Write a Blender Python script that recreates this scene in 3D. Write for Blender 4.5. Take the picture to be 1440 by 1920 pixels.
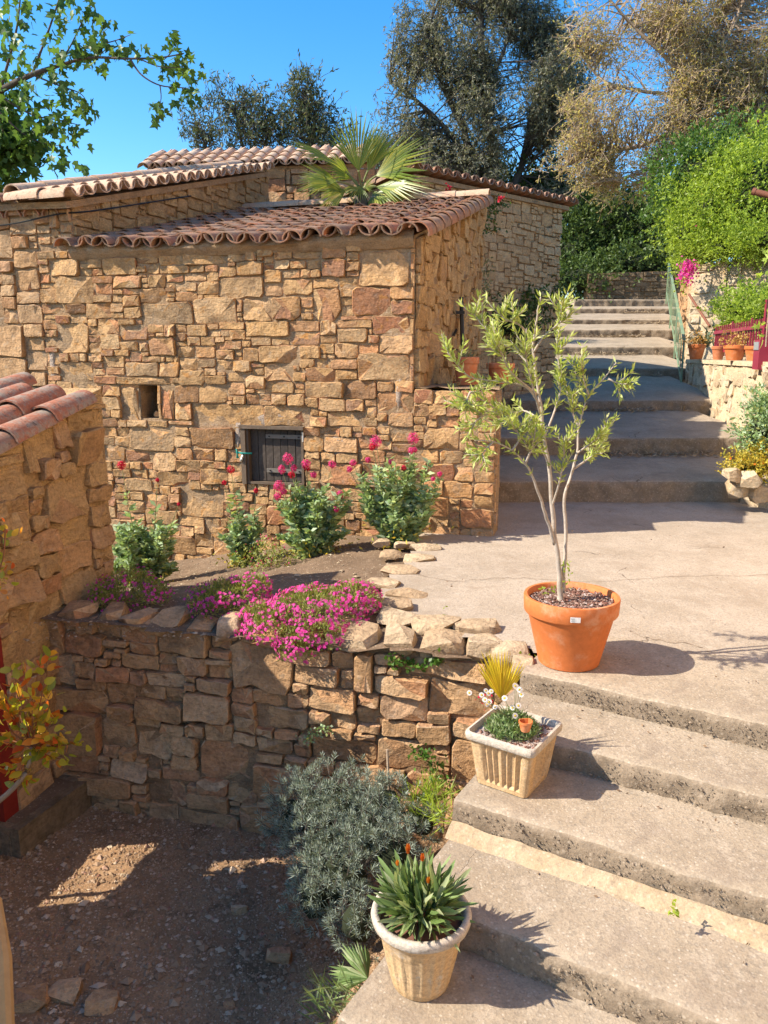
import bpy, bmesh, math, random
import numpy as np
from mathutils import Vector, Matrix, noise

for o in list(bpy.data.objects):
    bpy.data.objects.remove(o)
SC = bpy.context.scene
R = math.radians
random.seed(7)
rs = np.random.RandomState(11)

# ------------------------------------------------------------------ camera, sky, sun, exposure
EYE, PITCH, FPX = 1.6, R(11.5), 1450.0
cam_d = bpy.data.cameras.new('camera')
cam = bpy.data.objects.new('camera', cam_d)
SC.collection.objects.link(cam)
cam.location = (0, 0, EYE)
cam.rotation_euler = (R(90) - PITCH, 0, 0)
cam_d.sensor_fit = 'VERTICAL'
cam_d.sensor_height = 36.0
cam_d.sensor_width = 27.0
cam_d.lens = FPX / 1920 * 36
cam_d.clip_end = 2000
cam_d.clip_start = 0.05
SC.camera = cam

SUN_EL, SUN_AZ = 40.0, 9.0        # light travels towards +X, turned SUN_AZ degrees towards +Y
world = bpy.data.worlds.new('World')
SC.world = world
world.use_nodes = True
wn, wl = world.node_tree.nodes, world.node_tree.links
wn.clear()
sky = wn.new('ShaderNodeTexSky')
sky.sky_type = 'NISHITA'
sky.sun_disc = False
sky.sun_elevation = R(SUN_EL)
sky.sun_rotation = R(261)
sky.altitude = 300
sky.air_density = 1.0
sky.dust_density = 0.6
sky.ozone_density = 2.0
hs = wn.new('ShaderNodeHueSaturation')
hs.inputs['Saturation'].default_value = 1.42
bg = wn.new('ShaderNodeBackground')
bg.inputs['Strength'].default_value = 0.118
wo = wn.new('ShaderNodeOutputWorld')
wl.new(sky.outputs[0], hs.inputs['Color'])
wl.new(hs.outputs[0], bg.inputs['Color'])
wl.new(bg.outputs[0], wo.inputs['Surface'])

sl = bpy.data.lights.new('sun', 'SUN')
sl.energy = 4.0
sl.angle = R(0.5)
sl.color = (1.0, 0.91, 0.78)
so = bpy.data.objects.new('sun', sl)
SC.collection.objects.link(so)
sd = Vector((math.cos(R(SUN_EL)) * math.cos(R(SUN_AZ)), math.cos(R(SUN_EL)) * math.sin(R(SUN_AZ)), -math.sin(R(SUN_EL))))
so.rotation_euler = sd.to_track_quat('-Z', 'Y').to_euler()
so.location = (-20, -5, 25)

SC.view_settings.view_transform = 'Standard'
SC.view_settings.look = 'None'
SC.view_settings.gamma = 1.0
SC.view_settings.exposure = 1.34
SC.view_settings.use_curve_mapping = False
SC.render.engine = 'CYCLES'
SC.cycles.use_denoising = True
SC.cycles.max_bounces = 8
SC.cycles.diffuse_bounces = 4

# ------------------------------------------------------------------ helpers
def at(px, py, Y):
    """point on the sight line of a photograph pixel at distance Y ahead"""
    x, v = (px - 720) / FPX, (960 - py) / FPX
    dy = math.cos(PITCH) + v * math.sin(PITCH)
    dz = -math.sin(PITCH) + v * math.cos(PITCH)
    t = Y / dy
    return Vector((t * x, Y, EYE + t * dz))

def px(p):
    X, Y, Z = p[0], p[1], p[2] - EYE
    d = Y * math.cos(PITCH) - Z * math.sin(PITCH)
    if d < 0.05:
        return (-9999, -9999, 0.05)
    u = Y * math.sin(PITCH) + Z * math.cos(PITCH)
    return (720 + FPX * X / d, 960 - FPX * u / d, d)

WO = {}
def finish(o, origin, parent):
    SC.collection.objects.link(o)
    WO[o.name] = Vector(origin)
    if parent is not None:
        o.parent = parent
        o.location = Vector(origin) - WO[parent.name]
    else:
        o.location = Vector(origin)
    return o

def tag(o, label, cat=None, group=None, kind=None):
    o['label'] = label
    if cat: o['category'] = cat
    if group: o['group'] = group
    if kind: o['kind'] = kind
    return o

def thing(name, loc, label, cat, group=None):
    o = bpy.data.objects.new(name, None)
    o.empty_display_size = 0.1
    finish(o, loc, None)
    return tag(o, label, cat, group)

def mesh_of(name, V, F, mats, fm=None, sharp=35):
    me = bpy.data.meshes.new(name)
    V = np.asarray(V, dtype=np.float32)
    if isinstance(F, np.ndarray):
        n, k = F.shape
        me.vertices.add(len(V)); me.vertices.foreach_set('co', V.ravel())
        me.loops.add(n * k); me.loops.foreach_set('vertex_index', F.astype(np.int32).ravel())
        me.polygons.add(n)
        me.polygons.foreach_set('loop_start', np.arange(0, n * k, k, dtype=np.int32))
        me.polygons.foreach_set('loop_total', np.full(n, k, dtype=np.int32))
        me.update(calc_edges=True)
    else:
        me.from_pydata(V.tolist(), [], F)
    for m in (mats if isinstance(mats, (list, tuple)) else [mats]):
        me.materials.append(m)
    if fm is not None:
        me.polygons.foreach_set('material_index', np.asarray(fm, dtype=np.int32))
    if sharp is not None:
        me.polygons.foreach_set('use_smooth', np.ones(len(me.polygons), dtype=bool))
        if sharp < 180:
            me.set_sharp_from_angle(angle=R(sharp))
    me.update()
    return me

def mk(name, V, F, mats, parent=None, origin=None, fm=None, sharp=35):
    V = np.asarray([tuple(v) for v in V] if not isinstance(V, np.ndarray) else V, dtype=np.float64)
    if origin is None:
        if parent is not None and len(V):
            origin = V.mean(axis=0)
        else:
            origin = V.mean(axis=0); origin[2] = V[:, 2].min()
    origin = np.asarray(tuple(origin))
    me = mesh_of(name, V - origin, F, mats, fm, sharp)
    return finish(bpy.data.objects.new(name, me), origin, parent)

def inst(name, me, M, parent):
    o = bpy.data.objects.new(name, me)
    SC.collection.objects.link(o)
    WO[o.name] = M.translation.copy()
    if parent is not None:
        o.parent = parent
        M = Matrix.Translation(-WO[parent.name]) @ M
    o.matrix_local = M
    return o

def frame_mat(x, y, z, loc):
    return Matrix(((x[0], y[0], z[0], loc[0]), (x[1], y[1], z[1], loc[1]), (x[2], y[2], z[2], loc[2]), (0, 0, 0, 1)))

class B:
    """collects shapes for one mesh"""
    def __init__(s):
        s.v, s.f, s.m = [], [], []
    def add(s, V, F, m=0):
        k = len(s.v)
        s.v += [Vector(v) for v in V]
        s.f += [tuple(i + k for i in f) for f in F]
        s.m += [m] * len(F)
        return s
    def box(s, c, size, ax=None, m=0):
        c = Vector(c)
        X, Y, Z = ax or (Vector((1, 0, 0)), Vector((0, 1, 0)), Vector((0, 0, 1)))
        a, b, d = size[0] / 2, size[1] / 2, size[2] / 2
        V = [c + X * (i * a) + Y * (j * b) + Z * (k * d) for k in (-1, 1) for j in (-1, 1) for i in (-1, 1)]
        return s.add(V, [(0, 2, 3, 1), (4, 5, 7, 6), (0, 1, 5, 4), (2, 6, 7, 3), (0, 4, 6, 2), (1, 3, 7, 5)], m)
    def tube(s, pts, rad, seg=6, m=0, cap=True):
        pts = [Vector(p) for p in pts]
        n = len(pts)
        if not isinstance(rad, (list, tuple)):
            rad = [rad] * n
        V, F = [], []
        ref = Vector((0.31, 0.22, 0.93))
        for i, p in enumerate(pts):
            t = (pts[min(i + 1, n - 1)] - pts[max(i - 1, 0)])
            t = t.normalized() if t.length > 1e-9 else Vector((0, 0, 1))
            a = t.cross(ref)
            if a.length < 0.1: a = t.cross(Vector((1, 0, 0)))
            a.normalize(); b = t.cross(a)
            for j in range(seg):
                q = 2 * math.pi * j / seg
                V.append(p + (a * math.cos(q) + b * math.sin(q)) * rad[i])
        for i in range(n - 1):
            for j in range(seg):
                k = (j + 1) % seg
                F.append((i * seg + j, i * seg + k, (i + 1) * seg + k, (i + 1) * seg + j))
        if cap:
            F.append(tuple(range(seg - 1, -1, -1)))
            F.append(tuple((n - 1) * seg + j for j in range(seg)))
        return s.add(V, F, m)
    def lathe(s, c, prof, seg=32, m=0, rfn=None):
        c = Vector(c)
        V, F = [], []
        for i, (r, z) in enumerate(prof):
            for j in range(seg):
                q = 2 * math.pi * j / seg
                rr = rfn(r, z, q, i) if rfn else r
                V.append(c + Vector((rr * math.cos(q), rr * math.sin(q), z)))
        for i in range(len(prof) - 1):
            for j in range(seg):
                k = (j + 1) % seg
                F.append((i * seg + j, i * seg + k, (i + 1) * seg + k, (i + 1) * seg + j))
        return s.add(V, F, m)
    def obj(s, name, mats, parent=None, origin=None, sharp=35):
        return mk(name, s.v, s.f, mats, parent, origin, s.m if isinstance(mats, (list, tuple)) else None, sharp)

def unit(v):
    return Vector(v).normalized()

def spline(pts, n=6):
    """smooth poly line through points"""
    P = [Vector(p) for p in pts]
    if len(P) < 3: return [P[0].lerp(P[1], i / n) for i in range(n + 1)]
    out = []
    for i in range(len(P) - 1):
        p0, p1, p2, p3 = P[max(i - 1, 0)], P[i], P[i + 1], P[min(i + 2, len(P) - 1)]
        for k in range(n):
            t = k / n
            out.append(0.5 * ((2 * p1) + (p2 - p0) * t + (2 * p0 - 5 * p1 + 4 * p2 - p3) * t * t + (3 * p1 - p0 - 3 * p2 + p3) * t ** 3))
    out.append(P[-1])
    return out

# ------------------------------------------------------------------ materials
class NT:
    def __init__(s, name):
        s.mat = bpy.data.materials.new(name)
        s.mat.use_nodes = True
        s.n, s.l = s.mat.node_tree.nodes, s.mat.node_tree.links
        s.n.clear()
        s.out = s.n.new('ShaderNodeOutputMaterial')
        s.co = s.n.new('ShaderNodeTexCoord').outputs['Object']
    def new(s, t, **kw):
        nd = s.n.new('ShaderNode' + t)
        for k, v in kw.items():
            setattr(nd, k, v)
        return nd
    def put(s, sock, v):
        if hasattr(v, 'links') or isinstance(v, bpy.types.NodeSocket):
            s.l.new(v, sock)
        else:
            sock.default_value = v
    def noise(s, scale, detail=4, rough=.55, co=None, dist=0.0):
        nd = s.new('TexNoise')
        nd.inputs['Scale'].default_value = scale
        nd.inputs['Detail'].default_value = detail
        nd.inputs['Roughness'].default_value = rough
        nd.inputs['Distortion'].default_value = dist
        s.l.new(co or s.co, nd.inputs['Vector'])
        return nd.outputs['Fac']
    def voro(s, scale, feature='F1', co=None, out='Distance'):
        nd = s.new('TexVoronoi', feature=feature)
        nd.inputs['Scale'].default_value = scale
        s.l.new(co or s.co, nd.inputs['Vector'])
        return nd.outputs[out]
    def math(s, op, a, b=0.0, clamp=False):
        nd = s.new('Math', operation=op, use_clamp=clamp)
        s.put(nd.inputs[0], a); s.put(nd.inputs[1], b)
        return nd.outputs[0]
    def ramp(s, fac, stops, interp='LINEAR'):
        nd = s.new('ValToRGB')
        nd.color_ramp.interpolation = interp
        el = nd.color_ramp.elements
        while len(el) < len(stops): el.new(0.5)
        for e, (p, c) in zip(el, stops):
            e.position = p
            e.color = (*c, 1) if len(c) == 3 else c
        s.l.new(fac, nd.inputs['Fac'])
        return nd.outputs['Color']
    def step(s, fac, a, b):
        nd = s.new('MapRange', interpolation_type='SMOOTHSTEP')
        s.l.new(fac, nd.inputs['Value'])
        nd.inputs['From Min'].default_value = a
        nd.inputs['From Max'].default_value = b
        return nd.outputs['Result']
    def mix(s, fac, a, b, mode='MIX'):
        nd = s.new('Mix', data_type='RGBA', blend_type=mode)
        s.put(nd.inputs[0], fac)
        for i, v in ((6, a), (7, b)):
            if isinstance(v, tuple) and len(v) == 3: v = (*v, 1)
            s.put(nd.inputs[i], v)
        return nd.outputs[2]
    def rnd(s):
        a = s.new('ObjectInfo').outputs['Random']
        b = s.new('NewGeometry').outputs['Random Per Island']
        return s.math('FRACT', s.math('ADD', a, b))
    def shift(s, r, k=30.0):
        nd = s.new('VectorMath', operation='ADD')
        c = s.new('CombineXYZ')
        s.l.new(s.math('MULTIPLY', r, k), c.inputs[0])
        s.l.new(s.math('MULTIPLY', r, k * 1.7), c.inputs[1])
        s.l.new(s.math('MULTIPLY', r, k * 0.6), c.inputs[2])
        s.l.new(s.co, nd.inputs[0]); s.l.new(c.outputs[0], nd.inputs[1])
        return nd.outputs[0]
    def bump(s, h, strength=.5, dist=.01, prev=None):
        nd = s.new('Bump')
        nd.inputs['Strength'].default_value = strength
        nd.inputs['Distance'].default_value = dist
        s.l.new(h, nd.inputs['Height'])
        if prev is not None: s.l.new(prev, nd.inputs['Normal'])
        return nd.outputs[0]
    def bsdf(s, col, rough=.85, nrm=None, spec=.3, metal=0.0):
        p = s.new('BsdfPrincipled')
        s.put(p.inputs['Base Color'], (*col, 1) if isinstance(col, tuple) and len(col) == 3 else col)
        s.put(p.inputs['Roughness'], rough)
        p.inputs['Specular IOR Level'].default_value = spec
        p.inputs['Metallic'].default_value = metal
        if nrm is not None: s.l.new(nrm, p.inputs['Normal'])
        return p.outputs[0]
    def done(s, shader):
        s.l.new(shader, s.out.inputs['Surface'])
        return s.mat

def stops(cols):
    if len(cols) == 1: cols = [cols[0], cols[0]]
    n = len(cols)
    return [(i / max(n - 1, 1), c) for i, c in enumerate(cols)]

def stone_mat(name, cols, stain=(.10, .07, .045), stain_amt=.55, lichen=None, lich_amt=.3, fine=45, big=7, bs=.8, bd=.02, streak=0.0, vein=None):
    t = NT(name)
    r = t.rnd()
    co = t.shift(r)
    base = t.ramp(r, stops(cols))
    n1 = t.noise(big, 5, .6, co)
    base = t.mix(t.math('MULTIPLY', t.step(n1, .42, .72), stain_amt), base, stain)
    n2 = t.noise(fine, 5, .65, co)
    base = t.mix(.75, base, t.ramp(n2, [(.25, (.45, .45, .45)), (.5, (.95, .95, .95)), (.75, (1.25, 1.2, 1.15))]), 'MULTIPLY')
    st_ = t.new('VectorMath', operation='MULTIPLY'); t.l.new(co, st_.inputs[0]); st_.inputs[1].default_value = (1, 1, 5)
    n5 = t.noise(9, 5, .7, st_.outputs[0], .6)
    base = t.mix(.6, base, t.ramp(n5, [(.3, (.62, .6, .58)), (.5, (1, 1, 1)), (.72, (1.22, 1.2, 1.17))]), 'MULTIPLY')
    if vein:
        n4 = t.noise(big * .8, 3, .5, co, 2.0)
        base = t.mix(t.math('MULTIPLY', t.step(n4, .58, .7), .7), base, vein)
    if lichen:
        n3 = t.noise(big * 2.3, 5, .7, co)
        base = t.mix(t.math('MULTIPLY', t.step(n3, .55, .68), lich_amt), base, lichen)
    hb = t.noise(big * 1.6, 6, .68, co)
    nb = t.bump(hb, bs, bd * 2.2)
    nb = t.bump(n5, bs * .7, bd * .8, nb)
    nb = t.bump(n2, bs * .8, bd * .4, nb)
    return t.done(t.bsdf(base, .92, nb, .15))

def ground_mat(name, c1, c2, c3, speck, speck_amt=.5, scale=2.0, agg=70, bs=.6, crack=0.0, spot=None):
    t = NT(name)
    a = t.noise(scale, 6, .65)
    base = t.mix(t.step(a, .35, .68), c1, c2)
    b = t.noise(scale * 4.3, 5, .65)
    base = t.mix(t.math('MULTIPLY', t.step(b, .5, .75), .7), base, c3)
    v = t.new('TexVoronoi'); v.inputs['Scale'].default_value = agg
    t.l.new(t.co, v.inputs['Vector'])
    wv = t.new('SeparateColor'); t.l.new(v.outputs['Color'], wv.inputs[0])
    base = t.mix(t.math('MULTIPLY', t.math('GREATER_THAN', wv.outputs[0], .72), t.math('MULTIPLY', t.step(v.outputs['Distance'], .45, .2), speck_amt)), base, speck)
    base = t.mix(t.math('MULTIPLY', t.math('LESS_THAN', wv.outputs[1], .22), speck_amt * .8), base, (c3[0] * .5, c3[1] * .5, c3[2] * .5))
    if spot:
        s1 = t.noise(scale * 1.7, 6, .75, None, .6)
        base = t.mix(t.math('MULTIPLY', t.step(s1, .52, .66), .7), base, spot)
        s2 = t.noise(scale * 6, 6, .8, None, .4)
        base = t.mix(t.math('MULTIPLY', t.step(s2, .6, .7), .35), base, (min(1, speck[0] * 1.05), speck[1], speck[2]))
    f = t.noise(120, 3, .7)
    base = t.mix(.5, base, t.ramp(f, [(.3, (.6, .6, .6)), (.6, (1.1, 1.1, 1.1))]), 'MULTIPLY')
    h = t.math('ADD', t.math('MULTIPLY', t.noise(17, 7, .75), .8), t.math('MULTIPLY', v.outputs['Distance'], .10))
    nb = t.bump(h, bs, .012)
    if crack:
        cd = t.new('VectorMath', operation='ADD')
        nz = t.new('TexNoise'); nz.inputs['Scale'].default_value = 2.2; nz.inputs['Detail'].default_value = 6
        t.l.new(t.co, nz.inputs['Vector'])
        sc = t.new('VectorMath', operation='SCALE'); t.l.new(nz.outputs['Color'], sc.inputs[0]); sc.inputs['Scale'].default_value = .5
        t.l.new(t.co, cd.inputs[0]); t.l.new(sc.outputs[0], cd.inputs[1])
        e = t.voro(crack, 'DISTANCE_TO_EDGE', cd.outputs[0])
        k = t.math('MULTIPLY', t.step(e, .004, .0008), t.step(t.noise(1.3, 2), .5, .62))
        base = t.mix(t.math('MULTIPLY', k, .8), base, (.09, .065, .045))
        nb = t.bump(t.math('SUBTRACT', 1.0, k), .8, .01, nb)
    return t.done(t.bsdf(base, .93, nb, .12))

def leaf_mat(name, cols, trans=.35, rough=.5, spec=.35, vary=True):
    t = NT(name)
    r = t.rnd()
    col = t.ramp(r, stops(cols))
    p = t.bsdf(col, rough, None, spec)
    tr = t.new('BsdfTranslucent')
    t.l.new(t.mix(1.0, col, (1.15, 1.15, .7), 'MULTIPLY'), tr.inputs['Color'])
    mx = t.new('MixShader'); mx.inputs[0].default_value = trans
    t.l.new(p, mx.inputs[1]); t.l.new(tr.outputs[0], mx.inputs[2])
    return t.done(mx.outputs[0])

def plain(name, cols, rough=.7, nscale=25, namt=.3, bs=.2, bd=.004, spec=.3, metal=0.0, big=4, stain=None, stain_amt=.5):
    t = NT(name)
    r = t.rnd()
    col = t.ramp(r, stops(cols))
    f = t.noise(nscale, 5, .65)
    col = t.mix(namt, col, t.ramp(f, [(.25, (.5, .5, .5)), (.55, (1, 1, 1)), (.8, (1.25, 1.25, 1.25))]), 'MULTIPLY')
    if stain:
        col = t.mix(t.math('MULTIPLY', t.step(t.noise(big, 6, .7), .48, .68), stain_amt), col, stain)
    return t.done(t.bsdf(col, rough, t.bump(f, bs, bd), spec, metal))

SANDS = [(0.477, 0.285, 0.129), (0.572, 0.351, 0.166), (0.392, 0.228, 0.099), (0.519, 0.309, 0.137), (0.435, 0.223, 0.104), (0.594, 0.380, 0.194), (0.498, 0.294, 0.129), (0.382, 0.252, 0.137), (0.541, 0.323, 0.140), (0.254, 0.138, 0.070), (0.562, 0.337, 0.149), (0.466, 0.204, 0.095), (0.604, 0.399, 0.207), (0.456, 0.275, 0.124), (0.530, 0.328, 0.158), (0.382, 0.170, 0.090), (0.318, 0.185, 0.104)]
M = {}
M['stone'] = stone_mat('sandstone', SANDS, (.15, .10, .065), .5, (.42, .40, .34), .22, vein=(.42, .19, .05))
M['stone_warm'] = stone_mat('warm_sandstone', [(.50, .315, .145), (.57, .385, .19), (.42, .26, .12), (.54, .35, .165), (.48, .275, .13)], (.23, .145, .075), .55, bd=.03)
M['stone_grey'] = stone_mat('weathered_stone', [(.46, .275, .135), (.53, .345, .19), (.40, .235, .115), (.50, .30, .145), (.46, .225, .11), (.55, .385, .235)], (.20, .12, .065), .6, (.44, .37, .28), .3)
M['stone_pale'] = stone_mat('pale_limestone', [(.50, .40, .27), (.56, .46, .33), (.46, .34, .21), (.53, .42, .28)], (.30, .20, .10), .35, None, bs=.7, vein=(.50, .33, .14))
M['stone_far'] = stone_mat('far_stone', [(.50, .325, .17), (.56, .39, .22), (.43, .275, .145), (.53, .35, .185)], (.26, .17, .095), .4)
M['mortar'] = stone_mat('lime_mortar', [(.38, .255, .145)], (.20, .13, .075), .6, (.44, .37, .29), .4, fine=90, big=5, bs=.9)
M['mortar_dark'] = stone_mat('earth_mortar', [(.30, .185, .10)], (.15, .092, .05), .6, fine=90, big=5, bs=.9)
M['mortar_ochre'] = stone_mat('ochre_render', [(.57, .37, .175)], (.32, .20, .105), .65, (.46, .32, .18), .6, fine=55, big=3.5, bs=1.0, bd=.035)
M['mortar_pale'] = stone_mat('pale_render', [(.62, .485, .31)], (.40, .28, .15), .4, fine=60, big=3, bs=.8)
M['facade'] = stone_mat('ochre_facade', [(.74, .50, .27)], (.60, .38, .19), .4, fine=60, big=2, bs=.5)
M['stone_edge'] = stone_mat('edging_sandstone', [(.47, .345, .215), (.52, .40, .26), (.42, .29, .17)], (.26, .18, .11), .5)
M['stone_dark'] = stone_mat('mossy_and_shade_stone', [(.20, .145, .09), (.25, .18, .115), (.16, .115, .07)], (.09, .075, .04), .6)  # moss on the trough; on the top wall the dark stands in for shade
M['cement'] = stone_mat('grey_cement', [(.36, .28, .215)], (.26, .20, .15), .5, fine=60, big=5, bs=.7)
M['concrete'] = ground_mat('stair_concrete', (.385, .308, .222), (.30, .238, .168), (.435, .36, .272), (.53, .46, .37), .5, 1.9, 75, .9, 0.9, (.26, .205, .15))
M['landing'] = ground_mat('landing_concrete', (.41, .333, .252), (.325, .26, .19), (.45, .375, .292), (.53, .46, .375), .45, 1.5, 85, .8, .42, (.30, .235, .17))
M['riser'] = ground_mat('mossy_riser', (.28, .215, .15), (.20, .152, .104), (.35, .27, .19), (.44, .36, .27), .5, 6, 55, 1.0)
M['plaster'] = ground_mat('pale_plaster', (.43, .325, .21), (.36, .26, .155), (.47, .37, .25), (.52, .44, .34), .4, 6, 60, .8, 0, (.22, .165, .11))
M['gravel'] = ground_mat('gravel_ground', (.33, .20, .105), (.24, .142, .075), (.41, .265, .15), (.52, .38, .25), .6, 2.2, 75, 1.0, 0, (.10, .07, .04))
M['pebble'] = plain('gravel_pebbles', [(.22, .135, .075), (.30, .195, .11), (.38, .26, .16), (.26, .15, .08), (.19, .115, .062), (.34, .22, .13), (.24, .15, .085), (.50, .38, .26), (.28, .13, .08)], .9, 80, .4)
M['soil'] = ground_mat('bed_soil', (.20, .135, .085), (.14, .092, .056), (.27, .19, .12), (.42, .32, .22), .6, 3, 65, 1.0)
M['earth'] = ground_mat('hill_earth', (.16, .12, .075), (.11, .09, .05), (.14, .13, .06), (.25, .2, .14), .4, .5, 30, .8)
M['grit'] = plain('riser_grit', [(.21, .16, .11), (.25, .19, .13), (.17, .13, .088), (.29, .22, .155)], .95, 90, .4)
M['leaf_dead'] = plain('dead_leaf', [(.17, .105, .06), (.24, .155, .09), (.12, .075, .045), (.30, .20, .12)], .9, 60, .3)
M['litter'] = plain('dry_litter', [(.30, .215, .13), (.38, .29, .18), (.20, .14, .09), (.45, .36, .25)], .9, 60, .3)
def tile_mat(name, cols, lich, amt):
    t = NT(name)
    r = t.rnd()
    co = t.shift(r)
    col = t.ramp(r, stops(cols))
    n1 = t.noise(9, 6, .7, co)
    col = t.mix(t.math('MULTIPLY', t.step(n1, .42, .62), amt), col, lich)
    n2 = t.noise(22, 5, .7, co)
    col = t.mix(t.math('MULTIPLY', t.step(n2, .58, .66), .7), col, (.085, .065, .05))
    col = t.mix(t.math('MULTIPLY', t.step(n2, .42, .34), .4), col, (.42, .36, .27))
    n3 = t.noise(70, 4, .6, co)
    col = t.mix(.5, col, t.ramp(n3, [(.3, (.6, .6, .6)), (.6, (1.1, 1.1, 1.1))]), 'MULTIPLY')
    return t.done(t.bsdf(col, .9, t.bump(t.math('ADD', n2, n3), .6, .006), .15))
M['tile'] = tile_mat('old_roof_tile', [(.33, .15, .085), (.37, .185, .105), (.27, .14, .09), (.34, .205, .13), (.42, .17, .09), (.29, .17, .115), (.22, .135, .09)], (.245, .175, .12), .85)
M['tile_pale'] = tile_mat('pale_roof_tile', [(.50, .31, .20), (.55, .37, .25), (.46, .26, .16), (.58, .42, .30)], (.50, .40, .28), .6)
M['tile_lichen'] = tile_mat('lichened_tile', [(.34, .13, .075), (.38, .15, .085), (.27, .16, .11)], (.29, .235, .18), .95)
M['terracotta'] = plain('terracotta', [(.56, .165, .048), (.56, .165, .048)], .75, 30, .35, .3, .003, .2, 0, 6, (.62, .33, .19), .65)
M['terracotta_old'] = plain('old_terracotta', [(.52, .18, .075), (.46, .155, .065)], .75, 14, .35, .2, .003, .25, 0, 9, (.50, .32, .2), .45)
M['cast_stone'] = stone_mat('cast_stone', [(.56, .385, .21), (.55, .38, .205)], (.46, .28, .12), .5, (.60, .53, .43), .5, fine=110, big=6, bs=.5, bd=.006)
M['cast_rim'] = stone_mat('weathered_cast_rim', [(.50, .43, .345)], (.34, .28, .22), .5, (.62, .58, .52), .4, fine=110, big=14, bs=.6, bd=.006)
M['pot_soil'] = plain('potting_soil', [(.16, .075, .05), (.22, .10, .07), (.10, .055, .04), (.30, .19, .14), (.40, .33, .29)], .95, 60, .4)
M['wood_dark'] = plain('weathered_dark_wood', [(.055, .042, .034), (.075, .058, .046), (.043, .034, .029), (.065, .05, .04)], .8, 35, .5, .5, .004, .2, 0, 9, (.13, .105, .085), .5)
M['wood_frame'] = plain('door_frame_wood', [(.115, .08, .055), (.14, .10, .068)], .85, 30, .5, .5, .004, .2, 0, 9, (.2, .16, .12), .4)
M['wood_tan'] = plain('tan_wood', [(.42, .26, .11), (.45, .28, .12)], .8, 20, .4)
M['strap'] = plain('iron_strap', [(.17, .145, .12)], .65, 60, .5, .4, .003, .4, .2)
M['black_iron'] = plain('black_iron', [(.012, .012, .013)], .55, 60, .3, .2, .003, .4)
M['turquoise'] = plain('turquoise_cord', [(.02, .25, .20)], .6, 60, .3)
M['steel'] = plain('steel', [(.55, .54, .52)], .4, 60, .3, .1, .002, .5, .7)
M['maroon'] = plain('maroon_paint', [(.24, .018, .035), (.26, .02, .04)], .5, 40, .25, .15, .003, .4)
M['red_door'] = plain('dark_red_paint', [(.20, .018, .012)], .5, 20, .3, .15, .003, .4)
M['green_paint'] = plain('faded_green_paint', [(.17, .25, .155), (.19, .27, .16), (.155, .235, .15)], .6, 30, .3, .2, .003, .3, 0, 5, (.34, .33, .16), .5)
M['rust'] = plain('rusty_pipe', [(.20, .075, .04)], .75, 40, .5, .3)
M['white'] = plain('white_label', [(.72, .70, .66)], .6, 60, .1)
M['ink'] = plain('label_print', [(.28, .28, .28)], .7, 60, .1)
M['bark_olive'] = plain('olive_bark', [(.43, .36, .285), (.43, .36, .285)], .85, 55, .5, .7, .004, .2, 0, 20, (.25, .20, .15), .5)
M['bark'] = plain('dark_bark', [(.10, .08, .065)], .95, 30, .5, .7, .01)
M['bark_pale'] = plain('pale_bark', [(.38, .28, .19), (.32, .235, .16)], .9, 30, .5, .7, .01)
M['stem'] = plain('green_stem', [(.16, .20, .07), (.20, .20, .09)], .7, 40, .3)
M['twig_red'] = plain('reddish_twig', [(.28, .12, .05)], .8, 40, .3)
M['leaf_olive'] = leaf_mat('olive_leaf', [(.32, .39, .075), (.45, .51, .11), (.38, .45, .095), (.54, .57, .19), (.24, .31, .06), (.55, .55, .26)], .38, .42, .4)
M['leaf_val'] = leaf_mat('valerian_leaf', [(.24, .36, .13), (.34, .45, .24), (.17, .27, .09), (.46, .54, .37), (.30, .42, .17), (.44, .47, .15)], .35, .5)
M['leaf_mound'] = leaf_mat('mound_leaf', [(.20, .25, .045), (.30, .33, .07), (.13, .17, .04), (.40, .38, .10), (.22, .20, .07)], .35, .55)
M['leaf_lav'] = leaf_mat('lavender_leaf', [(.20, .24, .185), (.27, .315, .25), (.135, .17, .12), (.37, .41, .34), (.17, .205, .14)], .25, .6, .2)
M['leaf_photinia'] = leaf_mat('photinia_leaf', [(.34, .36, .03), (.48, .46, .04), (.24, .28, .035), (.62, .50, .05), (.66, .36, .04), (.68, .20, .03), (.55, .09, .025)], .45, .35, .5)
M['leaf_fig'] = leaf_mat('fig_leaf', [(.07, .14, .028), (.12, .21, .04), (.05, .105, .025), (.17, .27, .05)], .45, .45)
M['leaf_big'] = leaf_mat('grey_tree_leaf', [(.13, .14, .08), (.20, .20, .125), (.10, .11, .055), (.27, .255, .17), (.33, .30, .21)], .38, .55)
M['leaf_shrub'] = leaf_mat('back_shrub_leaf', [(.07, .10, .04), (.11, .14, .065), (.16, .17, .075), (.05, .075, .03), (.20, .18, .08)], .25, .55)
M['leaf_tan'] = leaf_mat('tan_tree_leaf', [(.50, .365, .17), (.60, .455, .24), (.42, .30, .15), (.54, .47, .15), (.40, .37, .12), (.64, .51, .29)], .55, .6, .15)
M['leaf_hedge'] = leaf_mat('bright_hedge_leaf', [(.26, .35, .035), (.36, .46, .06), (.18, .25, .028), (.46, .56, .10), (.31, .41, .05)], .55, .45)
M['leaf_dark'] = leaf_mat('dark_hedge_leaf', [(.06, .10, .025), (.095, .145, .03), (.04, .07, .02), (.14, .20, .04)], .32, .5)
M['leaf_yellow'] = leaf_mat('yellow_leaf', [(.55, .40, .04), (.60, .46, .06), (.42, .34, .05), (.30, .32, .06)], .35, .5)
M['leaf_orange'] = leaf_mat('orange_leaf', [(.50, .26, .06), (.56, .36, .12), (.42, .18, .04)], .35, .5)
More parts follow.
